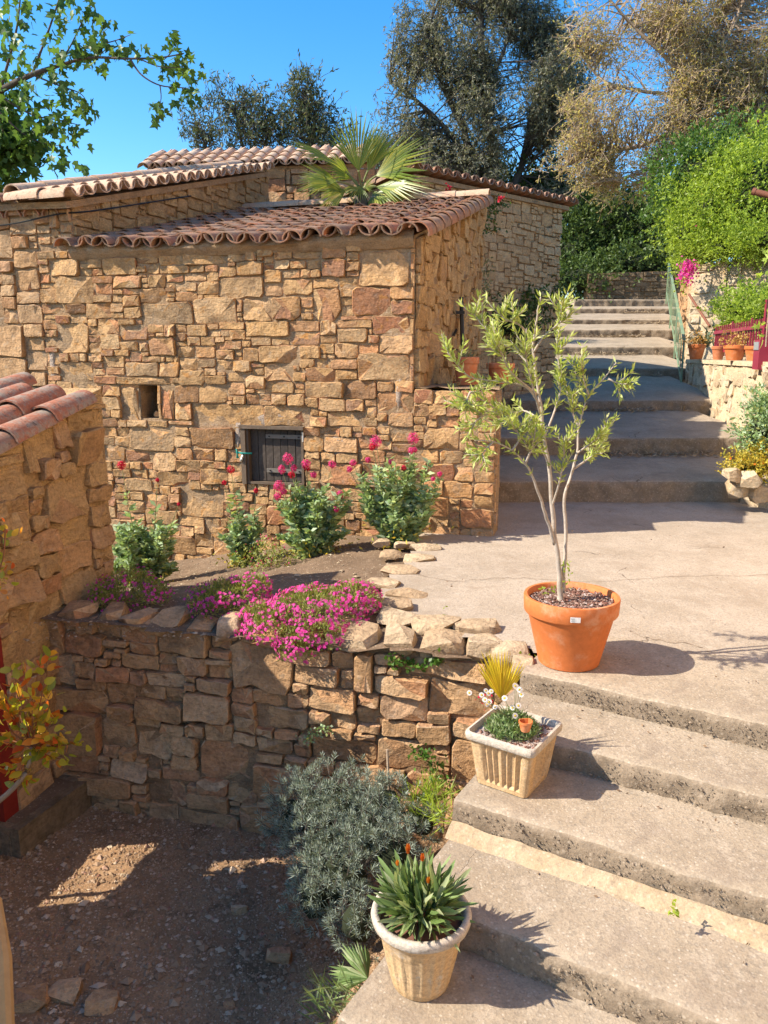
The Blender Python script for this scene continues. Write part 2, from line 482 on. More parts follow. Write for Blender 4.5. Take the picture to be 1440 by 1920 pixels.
M['leaf_palm'] = leaf_mat('palm_leaf', [(.16, .23, .03), (.25, .32, .05), (.11, .17, .03), (.34, .37, .06), (.42, .40, .07)], .42, .4, .5)
M['leaf_palm_yellow'] = leaf_mat('yellow_palm_leaf', [(.72, .58, .04), (.78, .64, .06), (.62, .48, .04), (.66, .44, .05)], .5, .45)
M['leaf_gaz'] = leaf_mat('gazania_leaf', [(.14, .215, .06), (.21, .295, .10), (.095, .155, .045), (.30, .37, .16), (.36, .39, .22)], .3, .5, .25)
M['leaf_spider'] = leaf_mat('spider_leaf', [(.22, .24, .11), (.34, .33, .19), (.16, .19, .08), (.40, .36, .22)], .3, .5)
M['leaf_ivy'] = leaf_mat('ivy_leaf', [(.06, .14, .02), (.10, .20, .035), (.15, .26, .045)], .35, .4)
M['leaf_agave'] = leaf_mat('iris_leaf', [(.11, .15, .08), (.16, .20, .115), (.08, .115, .06)], .2, .5)
M['core'] = plain('foliage_shadow_core', [(.022, .028, .012)], 1.0, 20, .3)  # near-black colour painted in for shade deep inside foliage
M['flower_pink'] = leaf_mat('pink_flower', [(.62, .055, .20), (.70, .09, .27), (.52, .035, .15)], .35, .6, .1)
M['flower_red'] = leaf_mat('red_flower', [(.58, .03, .06), (.50, .025, .06)], .35, .6, .1)
M['flower_mound'] = leaf_mat('magenta_flower', [(.70, .05, .32), (.76, .09, .40), (.62, .03, .26), (.78, .17, .48)], .4, .6, .1)
M['flower_white'] = leaf_mat('white_petal', [(.80, .78, .74), (.78, .72, .70)], .3, .6, .1)
M['flower_yellow'] = plain('yellow_centre', [(.60, .40, .02)], .7)
M['flower_orange'] = leaf_mat('orange_petal', [(.62, .20, .02), (.55, .12, .02), (.66, .30, .03)], .35, .6, .1)
M['flower_lilac'] = leaf_mat('lilac_flower', [(.55, .48, .58), (.62, .56, .62)], .3, .6, .1)
# ------------------------------------------------------------------ masonry
def rubble(W, top, rng, base=0.0, hs=(.07, .13, .2), hw=(3, 5, 2), ar=(1.1, 2.6), openings=(), pre=(), cell=.02, wmin=.06, wmax=.6, tol=.026, flat=.72):
    """packs uneven stones course by course; returns rectangles (s0, s1, z0, z1)"""
    n = int(round(W / cell))
    H = np.full(n, base)
    T = np.array([top((i + .5) * cell) for i in range(n)])
    out = []
    ops = [(int(round(a / cell)), int(round(b / cell)), c, d) for a, b, c, d in openings] + \
          [(int(round(a / cell)), int(round(b / cell)), c, d) for a, b, c, d in pre]
    for a, b, c, d in pre:
        out.append((a, b, c, d))
    def jump():
        for a, b, c, d in ops:
            for i in range(a, b):
                if H[i] >= c - 1e-6 and H[i] < d: H[i] = d
    jump()
    for _ in range(6000):
        open_ = H < T - .015
        if not open_.any(): break
        m = H[open_].min()
        i = int(np.argmax(open_ & (H <= m + 1e-6)))
        j = i
        while j < n and H[j] - m < tol and H[j] < T[j] - .015: j += 1
        while i > 0 and 0 <= H[i - 1] - m < tol and H[i - 1] < T[i - 1] - .015: i -= 1
        L = (j - i) * cell
        h = rng.choices(hs, hw)[0] * rng.uniform(.8, 1.25)
        for nb in ([H[i - 1]] if i > 0 else []) + ([H[j]] if j < n else []):
            if abs(nb - m - h) < .035: h = nb - m
        w = max(wmin, min(wmax, h * rng.uniform(*ar)))
        if L - w < wmin * 1.3: w = L if L < min(wmax, h * ar[1]) * 1.35 + .04 else L / 2
        k = max(1, int(round(w / cell)))
        if rng.random() < .5: a, b = i, min(i + k, j)
        else: a, b = max(i, j - k), j
        if (b - a) * cell < .05:
            lo = [H[a - 1]] if a > 0 else []
            lo += [H[b]] if b < n else []
            lo = [q for q in lo if q > m + .02]
            if lo: h = min(min(lo) - m, .14)
        m = float(np.median(H[a:b]))
        t = T[a:b].min()
        if m + h > t - .055: h = max(t - m, .02)
        for oa, ob, oc, od in ops:
            if a < ob and b > oa and m < oc:
                if m + h > oc - .05: h = oc - m
        wid = (b - a) * cell
        capped = m + h >= t - 1e-6 or any(abs(m + h - oc) < 1e-6 and a < ob and b > oa for oa, ob, oc, od in ops)
        if not capped and wid > .05 and h > wid * flat: h = wid * flat * rng.uniform(.8, 1.1)
        h = max(h, .015)
        out.append((a * cell, b * cell, m, m + h))
        H[a:b] = np.maximum(H[a:b] + .004, m + h)
        jump()
    return [r for r in out if (r[1] - r[0]) > .03 and (r[3] - r[2]) > .022]

def stone_geo(x0, x1, z0, z1, proud, rng, gap=.005, back=-.03, rough=1.0, lean=0.0):
    """one roughly squared stone with chipped corners and an uneven face"""
    w, h = x1 - x0, z1 - z0
    g = min(gap * rng.uniform(.2, 1.6), w * .16, h * .16)
    x0 += g; x1 -= g; z0 += g; z1 -= g
    w, h = x1 - x0, z1 - z0
    c = min(w, h)
    def j(k): return rng.uniform(-k, k) * c * rough
    q = [rng.uniform(.02, .13) * c * rough for _ in range(8)]
    if rng.random() < .45:
        k = rng.randrange(4) * 2; q[k] = rng.uniform(.15, .38) * c; q[(k + 7) % 8 if k == 0 else k - 1] = rng.uniform(.1, .34) * c
    O = [(x0 + q[0], z0 + j(.03)), (x0 + w * rng.uniform(.3, .45), z0 + j(.055)), (x0 + w * rng.uniform(.6, .75), z0 + j(.055)), (x1 - q[1], z0 + j(.03)),
         (x1 + j(.03), z0 + q[2]), (x1 + j(.04), z1 - q[3]),
         (x1 - q[4], z1 + j(.03)), (x0 + w * rng.uniform(.55, .75), z1 + j(.065)), (x0 + w * rng.uniform(.25, .45), z1 + j(.065)), (x0 + q[5], z1 + j(.03)),
         (x0 + j(.04), z1 - q[6]), (x0 + j(.03), z0 + q[7])]
    cx, cz = (x0 + x1) / 2, (z0 + z1) / 2
    p = proud * rng.uniform(.35, 1.45)
    tx, tz = rng.uniform(-.1, .1) * rough, rng.uniform(-.14, .14) * rough
    V, F = [], []
    n = len(O)
    fz = [p + tx * (x - cx) + tz * (z - cz) + j(.035) for x, z in O]
    for x, z in O: V.append((x + j(.02), back, z + j(.02)))
    b = min(.007, c * .07)
    for (x, z), f in zip(O, fz): V.append((x, f - b * rng.uniform(.3, 1.3), z))
    for (x, z), f in zip(O, fz):
        dx, dz = cx - x, cz - z
        L = math.hypot(dx, dz) + 1e-6
        k = b * rng.uniform(.3, 1.5)
        V.append((x + dx / L * k, f, z + dz / L * k))
    V.append((cx - w * .18, p + rng.uniform(-.012, .016) * min(1, c / .12), cz + j(.15)))
    V.append((cx + w * .18, p + rng.uniform(-.012, .016) * min(1, c / .12), cz + j(.15)))
    for r in (0, 1):
        for i in range(n):
            k = (i + 1) % n
            F.append((r * n + i, r * n + k, (r + 1) * n + k, (r + 1) * n + i))
    A, Bc = 3 * n, 3 * n + 1
    for i in range(n):
        k = (i + 1) % n
        c1 = A if i in (0, 8, 9, 10, 11) else Bc
        F.append((2 * n + i, 2 * n + k, c1))
    F.append((2 * n + 1, Bc, A)); F.append((2 * n + 8, A, Bc))
    return V, F

class Face:
    """a vertical wall face: origin, direction along it, outward normal"""
    def __init__(s, o, u, n, batter=0.0):
        s.o, s.u, s.n, s.b = Vector(o), unit(u), unit(n), batter
    def p(s, a, d, z):
        return s.o + s.u * a + s.n * (d - z * s.b) + Vector((0, 0, z))

def lay(face, rects, parent, mat, rng, proud=.035, most=300, thing_origin=None, gap=.008, rough=1.0, name='stone', mats=None):
    """stones of one wall face: the largest in view as objects, the rest joined"""
    items = []
    for r in rects:
        c = face.p((r[0] + r[1]) / 2, 0, (r[2] + r[3]) / 2)
        x, y, d = px(c)
        vis = -60 < x < 1500 and -60 < y < 1980
        items.append(((r[1] - r[0]) * (r[3] - r[2]) / d / d * (1 if vis else 1e-6), r))
    items.sort(key=lambda q: -q[0])
    rest = B()
    for k, (a, r) in enumerate(items):
        V, F = stone_geo(*r, proud, rng, gap, rough=rough)
        Wv = [face.p(*v) for v in V]
        if k < most:
            mk(name, Wv, F, mats[k % len(mats)] if mats else mat, parent, face.p((r[0] + r[1]) / 2, 0, (r[2] + r[3]) / 2), sharp=20)
        else:
            rest.add(Wv, F)
    if rest.v:
        o = rest.obj('small_stones', mat, parent, sharp=20)
        o['kind'] = 'stuff'

def core(face, W, z0, top, depth, mat, parent, name, openings=()):
    """solid wall body behind the stones, cut round its openings"""
    xs = sorted({0.0, W} | {v for o in openings for v in o[:2]})
    b = B()
    def block(a, c, za, zb, ta, tc):
        V = [face.p(s, d, z) for d in (0, -depth) for s, z in ((a, za), (c, zb), (c, tc), (a, ta))]
        b.add(V, [(0, 1, 2, 3), (7, 6, 5, 4), (0, 4, 5, 1), (1, 5, 6, 2), (2, 6, 7, 3), (3, 7, 4, 0)])
    for a, c in zip(xs[:-1], xs[1:]):
        cuts = [o for o in openings if o[0] <= a + 1e-6 and o[1] >= c - 1e-6]
        lo = z0
        for o in sorted(cuts, key=lambda q: q[2]):
            block(a, c, lo, lo, o[2], o[2]); lo = o[3]
        block(a, c, lo, lo, top(a + 1e-4), top(c - 1e-4))
    return b.obj(name, mat, parent, sharp=None)

def skin(face, W, z0, top, mat, parent, name, amp=.012, off=.008, st=.035, openings=(), seed=0.0):
    """uneven mortar surface in front of the wall body, so joints vary from full to hollow"""
    nx = max(2, int(W / st)); zt = max(top(W * i / nx) for i in range(nx + 1)); ny = max(2, int((zt - z0) / st))
    V, F = [], []
    for j_ in range(ny + 1):
        for i in range(nx + 1):
            s_ = W * i / nx; tp = top(min(max(s_, 1e-4), W - 1e-4)); z = min(z0 + (zt - z0) * j_ / ny, tp)
            d = off + amp * (1.5 * nz(s_ * 2.6 + seed, z * 2.6, seed) + .9 * nz(s_ * 9, z * 9, seed + 3) + .5 * nz(s_ * 23, z * 23, seed + 7))
            V.append(face.p(s_, max(d, .002), z))
    for j_ in range(ny):
        for i in range(nx):
            k = j_ * (nx + 1) + i
            c, z = W * (i + .5) / nx, z0 + (zt - z0) * (j_ + .5) / ny
            if any(o[0] - .01 < c < o[1] + .01 and o[2] - .01 < z < o[3] + .01 for o in openings): continue
            if V[k].z >= V[k + nx + 1].z - 1e-4 and V[k + 1].z >= V[k + nx + 2].z - 1e-4: continue
            F.append((k, k + 1, k + nx + 2, k + nx + 1))
    return mk(name, V, F, mat, parent, sharp=180)

# ------------------------------------------------------------------ roof tiles
def tile_geo(L=.42, r0=.098, r1=.08, t=.013, seg=8):
    V, F = [], []
    for (yy, r) in ((0, r0), (L, r1)):
        for rr in (r, r - t):
            for i in range(seg + 1):
                a = math.pi * i / seg
                V.append((rr * math.cos(a), yy, rr * math.sin(a) * .86))
    n = seg + 1
    for i in range(seg):
        F.append((i, i + 1, 2 * n + i + 1, 2 * n + i))
        F.append((n + i + 1, n + i, 3 * n + i, 3 * n + i + 1))
        F.append((i + 1, i, n + i, n + i + 1))
        F.append((2 * n + i, 2 * n + i + 1, 3 * n + i + 1, 3 * n + i))
    F.append((0, 2 * n, 3 * n, n)); F.append((n - 1, 2 * n - 1, 4 * n - 1, 3 * n - 1))
    return V, F
_tm = {}
def tile_mesh(mat, L=.42, r0=.098, r1=.08):
    k = (mat.name, L, r0, r1)
    if k not in _tm:
        V, F = tile_geo(L, r0, r1)
        _tm[k] = mesh_of('tile', V, F, mat, sharp=60)
    return _tm[k]

def roof(parent, o, a, b, width, length, mat, rng, pitch=.205, expo=.34, name='roof', deck=M['mortar'], jit=1.0, lower=True, deckdrop=.05, sag=None, r0=.098, most=300):
    """barrel tiles on a slope: o = lower left corner, a = along the eave, b = up the slope"""
    a, b = unit(a), unit(b)
    nrm = a.cross(b).normalized()
    if nrm.z < 0: nrm = -nrm
    o = Vector(o)
    sg = sag or (lambda s, q: 0.0)
    bb = B()
    c0 = o + b * .08 - nrm * deckdrop
    bb.box(c0 + a * width / 2 + b * (length - .08) / 2 - nrm * .03, (width, length - .08, .06), (a, b, nrm))
    dk = bb.obj(name, deck, parent, sharp=None)
    cols = int(round(width / pitch)); rows = int(math.ceil((length - .05) / expo))
    tm = tile_mesh(mat, r0=r0, r1=r0 * .82)
    rest = B(); cnt = 0
    Vt, Ft = tile_geo(r0=r0, r1=r0 * .82)
    for r in range(rows):
        for c in range(cols + 1):
            for kind in (0, 1):
                if kind == 1 and c == cols: continue
                s = (c + (.5 if kind else 0)) * pitch + rng.uniform(-.012, .012) * jit
                q = r * expo + rng.uniform(-.02, .02) * jit
                lift = .0 if kind == 0 else .012
                p = o + a * s + b * q + nrm * (lift + sg(s, q))
                yaw = rng.uniform(-.05, .05) * jit
                up = nrm if kind == 0 else -nrm
                yd = (b + nrm * (-.045 if kind == 0 else -.03) + a * yaw).normalized()
                xd = yd.cross(up).normalized()
                zd = xd.cross(yd).normalized()
                Mx = frame_mat(xd, yd, zd, p + (nrm * .055 if kind else Vector((0, 0, 0))))
                if (kind == 0 or (r == 0 and lower)) and cnt < most:
                    inst('tile', tm, Mx, dk); cnt += 1
                else:
                    rest.add([Mx @ Vector(v) for v in Vt], Ft)
    if rest.v:
        ro = rest.obj('channel_tiles', mat, dk, sharp=60); ro['kind'] = 'stuff'
    return dk

# ------------------------------------------------------------------ setting: ground, courtyard, bed
def sheet(name, x0, x1, y0, y1, st, zf, mat, keep=None, label=None, kind='structure'):
    nx, ny = int(round((x1 - x0) / st)) + 1, int(round((y1 - y0) / st)) + 1
    X = np.linspace(x0, x1, nx); Y = np.linspace(y0, y1, ny)
    V = [(x, y, zf(x, y)) for y in Y for x in X]
    F = []
    for j in range(ny - 1):
        for i in range(nx - 1):
            if keep and not keep((X[i] + X[i + 1]) / 2, (Y[j] + Y[j + 1]) / 2): continue
            k = j * nx + i
            F.append((k, k + 1, k + nx + 1, k + nx))
    o = mk(name, V, F, mat, None, (0, 0, 0), sharp=180)
    o['kind'] = kind
    if label: o['label'] = label
    return o

def sstep(a, b, x):
    t = min(1, max(0, (x - a) / (b - a)))
    return t * t * (3 - 2 * t)

def nz(x, y, z=0.0):
    return noise.noise(Vector((x, y, z)))

def hill(x, y):
    up = sstep(7.5, 24, y) * 3.7 * sstep(-9, 4, x) - 1.75
    up += sstep(24, 60, y) * 1.0
    return up + sstep(9.5, 12, x) * sstep(6, 9, y) * .9 + nz(x * .2, y * .2) * .15

gx = np.concatenate([np.linspace(-600, -40, 8), np.linspace(-36, 36, 73), np.linspace(40, 600, 8)])
gy = np.concatenate([np.linspace(-300, -10, 6), np.linspace(-8, 60, 69), np.linspace(70, 900, 9)])
V = [(x, y, hill(x, y)) for y in gy for x in gx]
F = [(j * len(gx) + i, j * len(gx) + i + 1, (j + 1) * len(gx) + i + 1, (j + 1) * len(gx) + i) for j in range(len(gy) - 1) for i in range(len(gx) - 1)]
g = mk('ground', V, F, M['earth'], None, (0, 0, 0), sharp=180)
tag(g, 'earth of the hillside under the garden', None, None, 'structure')

CZ = -1.34
SO = Vector((.70, 3.73, 0)); SE = unit((.86, -.51, 0)); SN = unit((-.51, -.86, 0))   # lower stair: first edge corner, along, down
def courtyard_z(x, y):
    r = Vector((x, y, 0)) - SO
    e = r.dot(SE)
    bank = sstep(-.75, -.05, e) * .42
    return CZ + bank + nz(x * 2.5, y * 2.5) * .03 + nz(x * 9, y * 9, 3) * .012 + .05 * sstep(4.2, 4.7, y + .25 * x)
ct = sheet('gravel_courtyard', -3.4, .9, .8, 5.0, .05, courtyard_z, M['gravel'], label='dark gravel floor of the sunken courtyard')

def bed_z(x, y):
    z = -.05 - .42 * sstep(.1, -2.4, x) * sstep(4.7, 7.2, y) + nz(x * 3, y * 3) * .03 + nz(x * 11, y * 11, 5) * .012
    return z
bed = sheet('flower_bed_soil', -2.9, 1.05, 3.7, 8.3, .06, bed_z, M['soil'], keep=lambda x, y: y > 4.22 - .24 * x - .06 and (x < .62 or y < 4.4), label='brown soil of the flower bed under the shed wall')

# pebbles: one mass of fine gravel, the larger stones singly
def pebble_geo(c, r, rng, flat=.65):
    pts = [(1, 0, 0), (-1, 0, 0), (0, 1, 0), (0, -1, 0), (0, 0, 1), (0, 0, -1)]
    a = rng.uniform(0, 6.28); ca, sa = math.cos(a), math.sin(a)
    V = []
    for x, y, z in pts:
        k = r * rng.uniform(.7, 1.3)
        x, y, z = x * k * 1.25, y * k * .9, z * k * flat
        V.append((c[0] + x * ca - y * sa, c[1] + x * sa + y * ca, c[2] + z))
    return V, [(4, 0, 2), (4, 2, 1), (4, 1, 3), (4, 3, 0), (5, 2, 0), (5, 1, 2), (5, 3, 1), (5, 0, 3)]

def rock_geo(c, r, rng, sub=2, sq=(1, 1, .7), rough=.35):
    """angular stone: hull of points scattered on a blunt box"""
    bm = bmesh.new()
    n = 14 + 6 * sub
    for _ in range(n):
        p = Vector((rng.uniform(-1, 1), rng.uniform(-1, 1), rng.uniform(-1, 1)))
        m = max(abs(p.x), abs(p.y), abs(p.z)) + 1e-6
        p = (p / m).lerp(p.normalized(), .45) * rng.uniform(.78, 1.0)
        bm.verts.new(p * .8)
    res = bmesh.ops.convex_hull(bm, input=bm.verts)
    bmesh.ops.delete(bm, geom=list({v for v in res['geom_interior'] if isinstance(v, bmesh.types.BMVert)}), context='VERTS')
    bm.verts.index_update()
    V = [(c[0] + v.co.x * r * sq[0], c[1] + v.co.y * r * sq[1], c[2] + v.co.z * r * sq[2]) for v in bm.verts]
    F = [tuple(v.index for v in f.verts) for f in bm.faces]
    bm.free()
    return V, F

rng = random.Random(3)
gb = B()
for _ in range(34000):
    x, y = rng.uniform(-2.3, .55), rng.uniform(1.9, 4.75)
    if y > 4.22 - .24 * x + .1: continue
    if (Vector((x, y, 0)) - SO).dot(SE) > -.02: continue
    r = min(.03, .0052 * math.exp(rng.gauss(0, .55)))
    V, F = pebble_geo((x, y, courtyard_z(x, y) + r * .25), r, rng)
    gb.add(V, F)
o = gb.obj('gravel', M['pebble'], None, (0, 0, CZ), sharp=None)
tag(o, 'fine grey and brown gravel strewn over the courtyard', None, None, 'stuff')
gb = B()
for _ in range(3800):
    x, y = rng.uniform(-2.3, .5), rng.uniform(4.3, 8.0)
    r = min(.035, .005 * math.exp(rng.gauss(0, .6)))
    V, F = pebble_geo((x, y, bed_z(x, y) + r * .2), r, rng, .45)
    gb.add(V, F)
o = gb.obj('soil_clods', M['litter'], None, (0, 6, 0), sharp=None)
tag(o, 'clods and dry litter scattered on the flower bed', 'litter', None, 'stuff')

# ------------------------------------------------------------------ stairs and landing
def step_obj(o, e, n, length, depth, zf, zb, rise, parent, name='step', st=.035, amp=.012, seed=0, edge=.012, mats=None, wob=.015, ramp_n=6):
    """one step: tread sloping zb (back) -> zf (front edge), nose, riser going down"""
    m = int(length / st) + 1
    prof = []
    for i in range(ramp_n + 1):
        k = i / ramp_n
        prof.append((-depth * (1 - k) - (edge * 1.2 if i == ramp_n else 0), zb + (zf - zb) * k, 0))
    prof += [(-edge * .35, zf - edge * .35, 0), (0.0, zf - edge * 1.3, 1)]
    for i in range(1, 6):
        prof.append((.0, zf - edge - (rise - edge) * i / 5, 1))
    k = len(prof)
    V, F, fm = [], [], []
    sd_ = seed * 13.7
    for i in range(m + 1):
        s = length * i / m
        for j, (d, z, mi) in enumerate(prof):
            p = o + e * s
            w = nz(s * 1.3, sd_) * wob * 1.5 + nz(s * 6, sd_, 2) * wob * .5
            dd = d
            if j >= ramp_n: dd += w + nz(s * 14, z * 14, sd_) * amp * (1.0 if mi else .6) + nz(s * 35, z * 35, sd_) * amp * .5
            zz = z + (nz(p.x * 2 + d, p.y * 2 + d, sd_) * .006)
            if j == ramp_n + 1 or j == ramp_n: zz += nz(s * 9, sd_, 7) * .006
            q = p + n * dd
            if j == 0: q = p + n * d
            V.append((q.x, q.y, zz))
    for i in range(m):
        for j in range(k - 1):
            F.append((i * k + j, i * k + j + 1, (i + 1) * k + j + 1, (i + 1) * k + j))
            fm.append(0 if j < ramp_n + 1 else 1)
    F.append(tuple(range(k))[::-1] + ()); fm.append(0)
    base = len(V)
    V.append(tuple(o - n * depth + Vector((0, 0, zf - rise))))
    F[-1] = tuple([base] + list(range(k)))
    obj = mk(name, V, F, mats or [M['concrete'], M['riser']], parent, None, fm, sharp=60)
    return obj

lower = thing('stairway', SO + SN * .9 + Vector((0, 0, -.7)), 'broad worn concrete steps descending towards the viewer below the olive pot', 'stairs')
offs = [0, .434, .889, 1.345, 1.81, 2.27]
zs = [.006, -.11, -.23, -.37, -.505, -.64]
lefts = [0, -.03, .05, .07, .085, .1]
for k in range(6):
    d = .75 if k == 0 else offs[k] - offs[k - 1] + .02
    rise = (zs[k] - zs[k + 1] + .03) if k < 5 else .3
    o0 = SO + SN * offs[k] + SE * lefts[k]
    s = step_obj(o0, SE, SN, 3.4, d, zs[k], zs[k] + (.0 if k == 0 else .006), rise, lower, seed=k + 1, amp=.02 if k else .012, edge=.016)
    # the masonry flank of the step on the courtyard side
    b = B()
    q = o0 - SE * .002
    hh = zs[k] - CZ
    d2 = (offs[k] - offs[k - 1]) if k else .5
    V = []
    for i in range(7):
        for j in range(5):
            p = q - SN * (d2 * i / 6) - SN * .012 + Vector((0, 0, zs[k] - .015 - hh * j / 4)) - SE * (.015 * nz(i * .9, j * .9, k * 3.1) - .004)
            V.append(p)
    b.add(V, [(i * 5 + j, (i + 1) * 5 + j, (i + 1) * 5 + j + 1, i * 5 + j + 1) for i in range(6) for j in range(4)])
    b.obj('flank', M['mortar'], s, sharp=60)
# coarse grit and crumbled cement standing out of the risers
rg = random.Random(77)
for k in range(5):
    b = B()
    for _ in range(1300):
        e_ = rg.uniform(.02, 2.9); f = rg.random() ** .8
        w = nz(e_ * 1.3, (k + 1) * 13.7) * .0225 + nz(e_ * 6, (k + 1) * 13.7, 2) * .0075
        p = SO + SN * (offs[k] + w + rg.uniform(.0, .008)) + SE * (lefts[k] + e_)
        z = zs[k] - .012 - f * (zs[k] - zs[k + 1] - .012)
        V, F = pebble_geo((p.x, p.y, z), min(.009, .0034 * math.exp(rg.gauss(0, .4))), rg, .8)
        b.add(V, F)
    o = b.obj('grit', M['grit'], lower, sharp=None); o['kind'] = 'stuff'
# pale mortar fillet at the foot of the third riser
b = B()
V = []
for i in range(100):
    s_ = .05 + i * .034
    w = .075 + .02 * nz(i * .13, 2.2) + .006 * nz(i * .9, 4.4)
    p = SO + SN * (offs[2] + .004) + SE * s_
    V += [p + Vector((0, 0, zs[3] + .045 + .012 * nz(i * .3, 1))), p + SN * (w * .5) + Vector((0, 0, zs[3] + .032)), p + SN * (w + .012 * nz(i * .5, 9)) + Vector((0, 0, zs[3] + .004))]
b.add(V, [(i * 3 + j, i * 3 + j + 1, (i + 1) * 3 + j + 1, (i + 1) * 3 + j) for i in range(99) for j in (0, 1)])
b.obj('mortar_fillet', M['plaster'], lower, sharp=180)

def landing_keep(x, y):
    r = Vector((x, y, 0)) - SO
    if r.dot(SN) > -.3: return False
    bx = .36 + (.03 - .36) * sstep(6.4, 4.95, y) + .35 * sstep(4.95, 4.3, y)
    return x > bx - .08 + .06 * nz(y * 4, 1.0) and y < 8.75 + .1 * x
sheet('lower_path', -.35, 6.2, -7, 1.9, .3, lambda x, y: -.67 + nz(x, y) * .01, M['concrete'], keep=lambda x, y: (Vector((x, y, 0)) - SO).dot(SN) > 1.9, label='unseen paved path below the lower steps, added for bounce light')  # out of view, added to bounce sunlight up from below the steps
sheet('landing', -.2, 6.2, 1.4, 9.4, .06, lambda x, y: .0 + nz(x * .9, y * .9) * .012 + nz(x * 4, y * 4) * .004 + .02 * sstep(6.5, 8.3, y), M['landing'], keep=landing_keep, label='sunlit concrete landing between the two flights of steps')

upper = thing('stairway', (2.4, 8.3, 0), 'long shallow steps climbing uphill between the stone house and the railing', 'stairs')
US = [(8.3, .0, .255), (9.67, .365, .584), (11.88, .761, .923), (14.3, 1.218, 1.363), (16.3, 1.60, 1.76), (18.3, 2.0, 2.165), (19.8, 2.35, 2.457), (21.6, 2.70, 2.83), (22.7, 2.95, 3.13), (24.2, 3.25, 3.25)]
for k in range(9):
    y, zb0, zt = US[k]
    y2, zb2, _ = US[k + 1]
    xl = .98 + .31 * (y - 8.3) - .05
    xr = (4.25, 4.75, 5.2, 5.75, 6.35, 7.0, 7.6, 8.15, 8.4)[k]
    o0 = Vector((xl, y, 0))
    step_obj(o0, unit((1, .0, 0)), Vector((0, -1, 0)), xr - xl, y2 - y + .03, zt, zb2, zt - zb0 + .06, upper, seed=20 + k, st=.045, amp=.026, edge=.026, wob=.05)
    # ragged extension below the tread towards the wall foot

# irregular joint running across the landing
lz = lambda x, y: nz(x * .9, y * .9) * .012 + nz(x * 4, y * 4) * .004 + .02 * sstep(6.5, 8.3, y)
land = bpy.data.objects['landing']
for pts in ([(1.0, 5.42), (1.5, 5.35), (2.1, 5.47), (2.9, 5.55), (3.6, 5.72), (4.4, 5.8)], [(.25, 5.5), (.5, 5.35), (.8, 5.42), (1.0, 5.42)], [(1.45, 4.35), (1.55, 4.2), (1.75, 4.12), (1.8, 3.98)]):
    path = spline([(x, y, 0) for x, y in pts], 14)
    V, F = [], []
    for i, p in enumerate(path):
        w = .0015 + .004 * abs(nz(i * .45, pts[0][0]))
        x, y = p.x + .02 * nz(i * .31, 3.3), p.y + .035 * nz(i * .35, pts[0][1])
        V += [(x, y - w, lz(x, y - w) + .0045), (x, y + w, lz(x, y + w) + .0045)]
    F = [(2 * i, 2 * i + 2, 2 * i + 3, 2 * i + 1) for i in range(len(path) - 1)]
    mk('joint', V, F, M['soil'], land, sharp=None)
# ------------------------------------------------------------------ stone shed (front, side, tiled lean-to roof)
UZ = Vector((0, 0, 1))
C0 = Vector((.27, 6.98, 0)); U = unit((.96, -.28, 0)); Vd = unit((.28, .96, 0))
rng = random.Random(21)
shed = thing('stone_shed', C0 - U * 1.9 + UZ * -.5, 'low stone shed with lean-to barrel tile roof and small plank door', 'shed')
SW = 3.86
ff = Face(C0 - U * SW, U, -Vd)
z0 = -.62
def ffz(px_, py_):   # where a sight line meets the front wall
    lo, hi = 5.0, 10.0
    for _ in range(50):
        mid = (lo + hi) / 2
        p = at(px_, py_, mid)
        if (p - ff.o).dot(Vd) < 0: lo = mid
        else: hi = mid
    p = at(px_, py_, lo)
    return (p - ff.o).dot(U), p.z
def span(x0, y0, x1, y1):
    a, t = ffz(x0, y0); c, b = ffz(x1, y1)
    r = lambda v: round(v / .02) * .02
    return (r(a), r(c), b, t)
win = span(262, 722, 301, 785)
dor = span(455, 797, 572, 910)
pre = [span(228, 727, 262, 787), span(301, 722, 330, 788), span(222, 706, 322, 722),            # window jambs and lintel
       span(330, 722, 377, 756), span(362, 757, 498, 800),
       span(676, 470, 768, 538), span(664, 540, 732, 592), span(672, 664, 768, 714), span(700, 592, 768, 628),
       span(410, 520, 497, 560), span(364, 562, 446, 607), span(456, 560, 512, 602), span(512, 556, 568, 601), span(268, 568, 364, 608),
       span(588, 542, 642, 600), span(108, 520, 180, 568), span(108, 608, 172, 662), span(282, 632, 334, 668),
       span(245, 800, 330, 846), span(356, 800, 442, 842), span(340, 916, 422, 972)]
rects = rubble(SW, lambda s: 2.60, rng, z0, (.045, .085, .125, .165), (3, 5, 5, 2), (1.2, 2.7), [win, dor], pre, wmax=.46)
fw = core(ff, SW, z0 - .5, lambda s: 2.60, .35, M['mortar'], shed, 'front_wall', [win, dor])
skin(ff, SW, z0, lambda s: 2.60, M['mortar'], fw, 'mortar', .011, .006, .035, [win, dor], 1.0)
lay(ff, rects, fw, M['stone'], rng, .030, 262, gap=.006, rough=1.3)
# window recess
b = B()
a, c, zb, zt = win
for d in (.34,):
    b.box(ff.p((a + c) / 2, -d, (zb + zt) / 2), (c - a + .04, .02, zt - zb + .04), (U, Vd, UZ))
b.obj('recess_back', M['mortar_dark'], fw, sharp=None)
rk = rock_geo(ff.p((a + c) / 2 + .02, -.1, zb + .04), .06, rng, 1)
mk('stone', rk[0], rk[1], M['stone_grey'], fw)
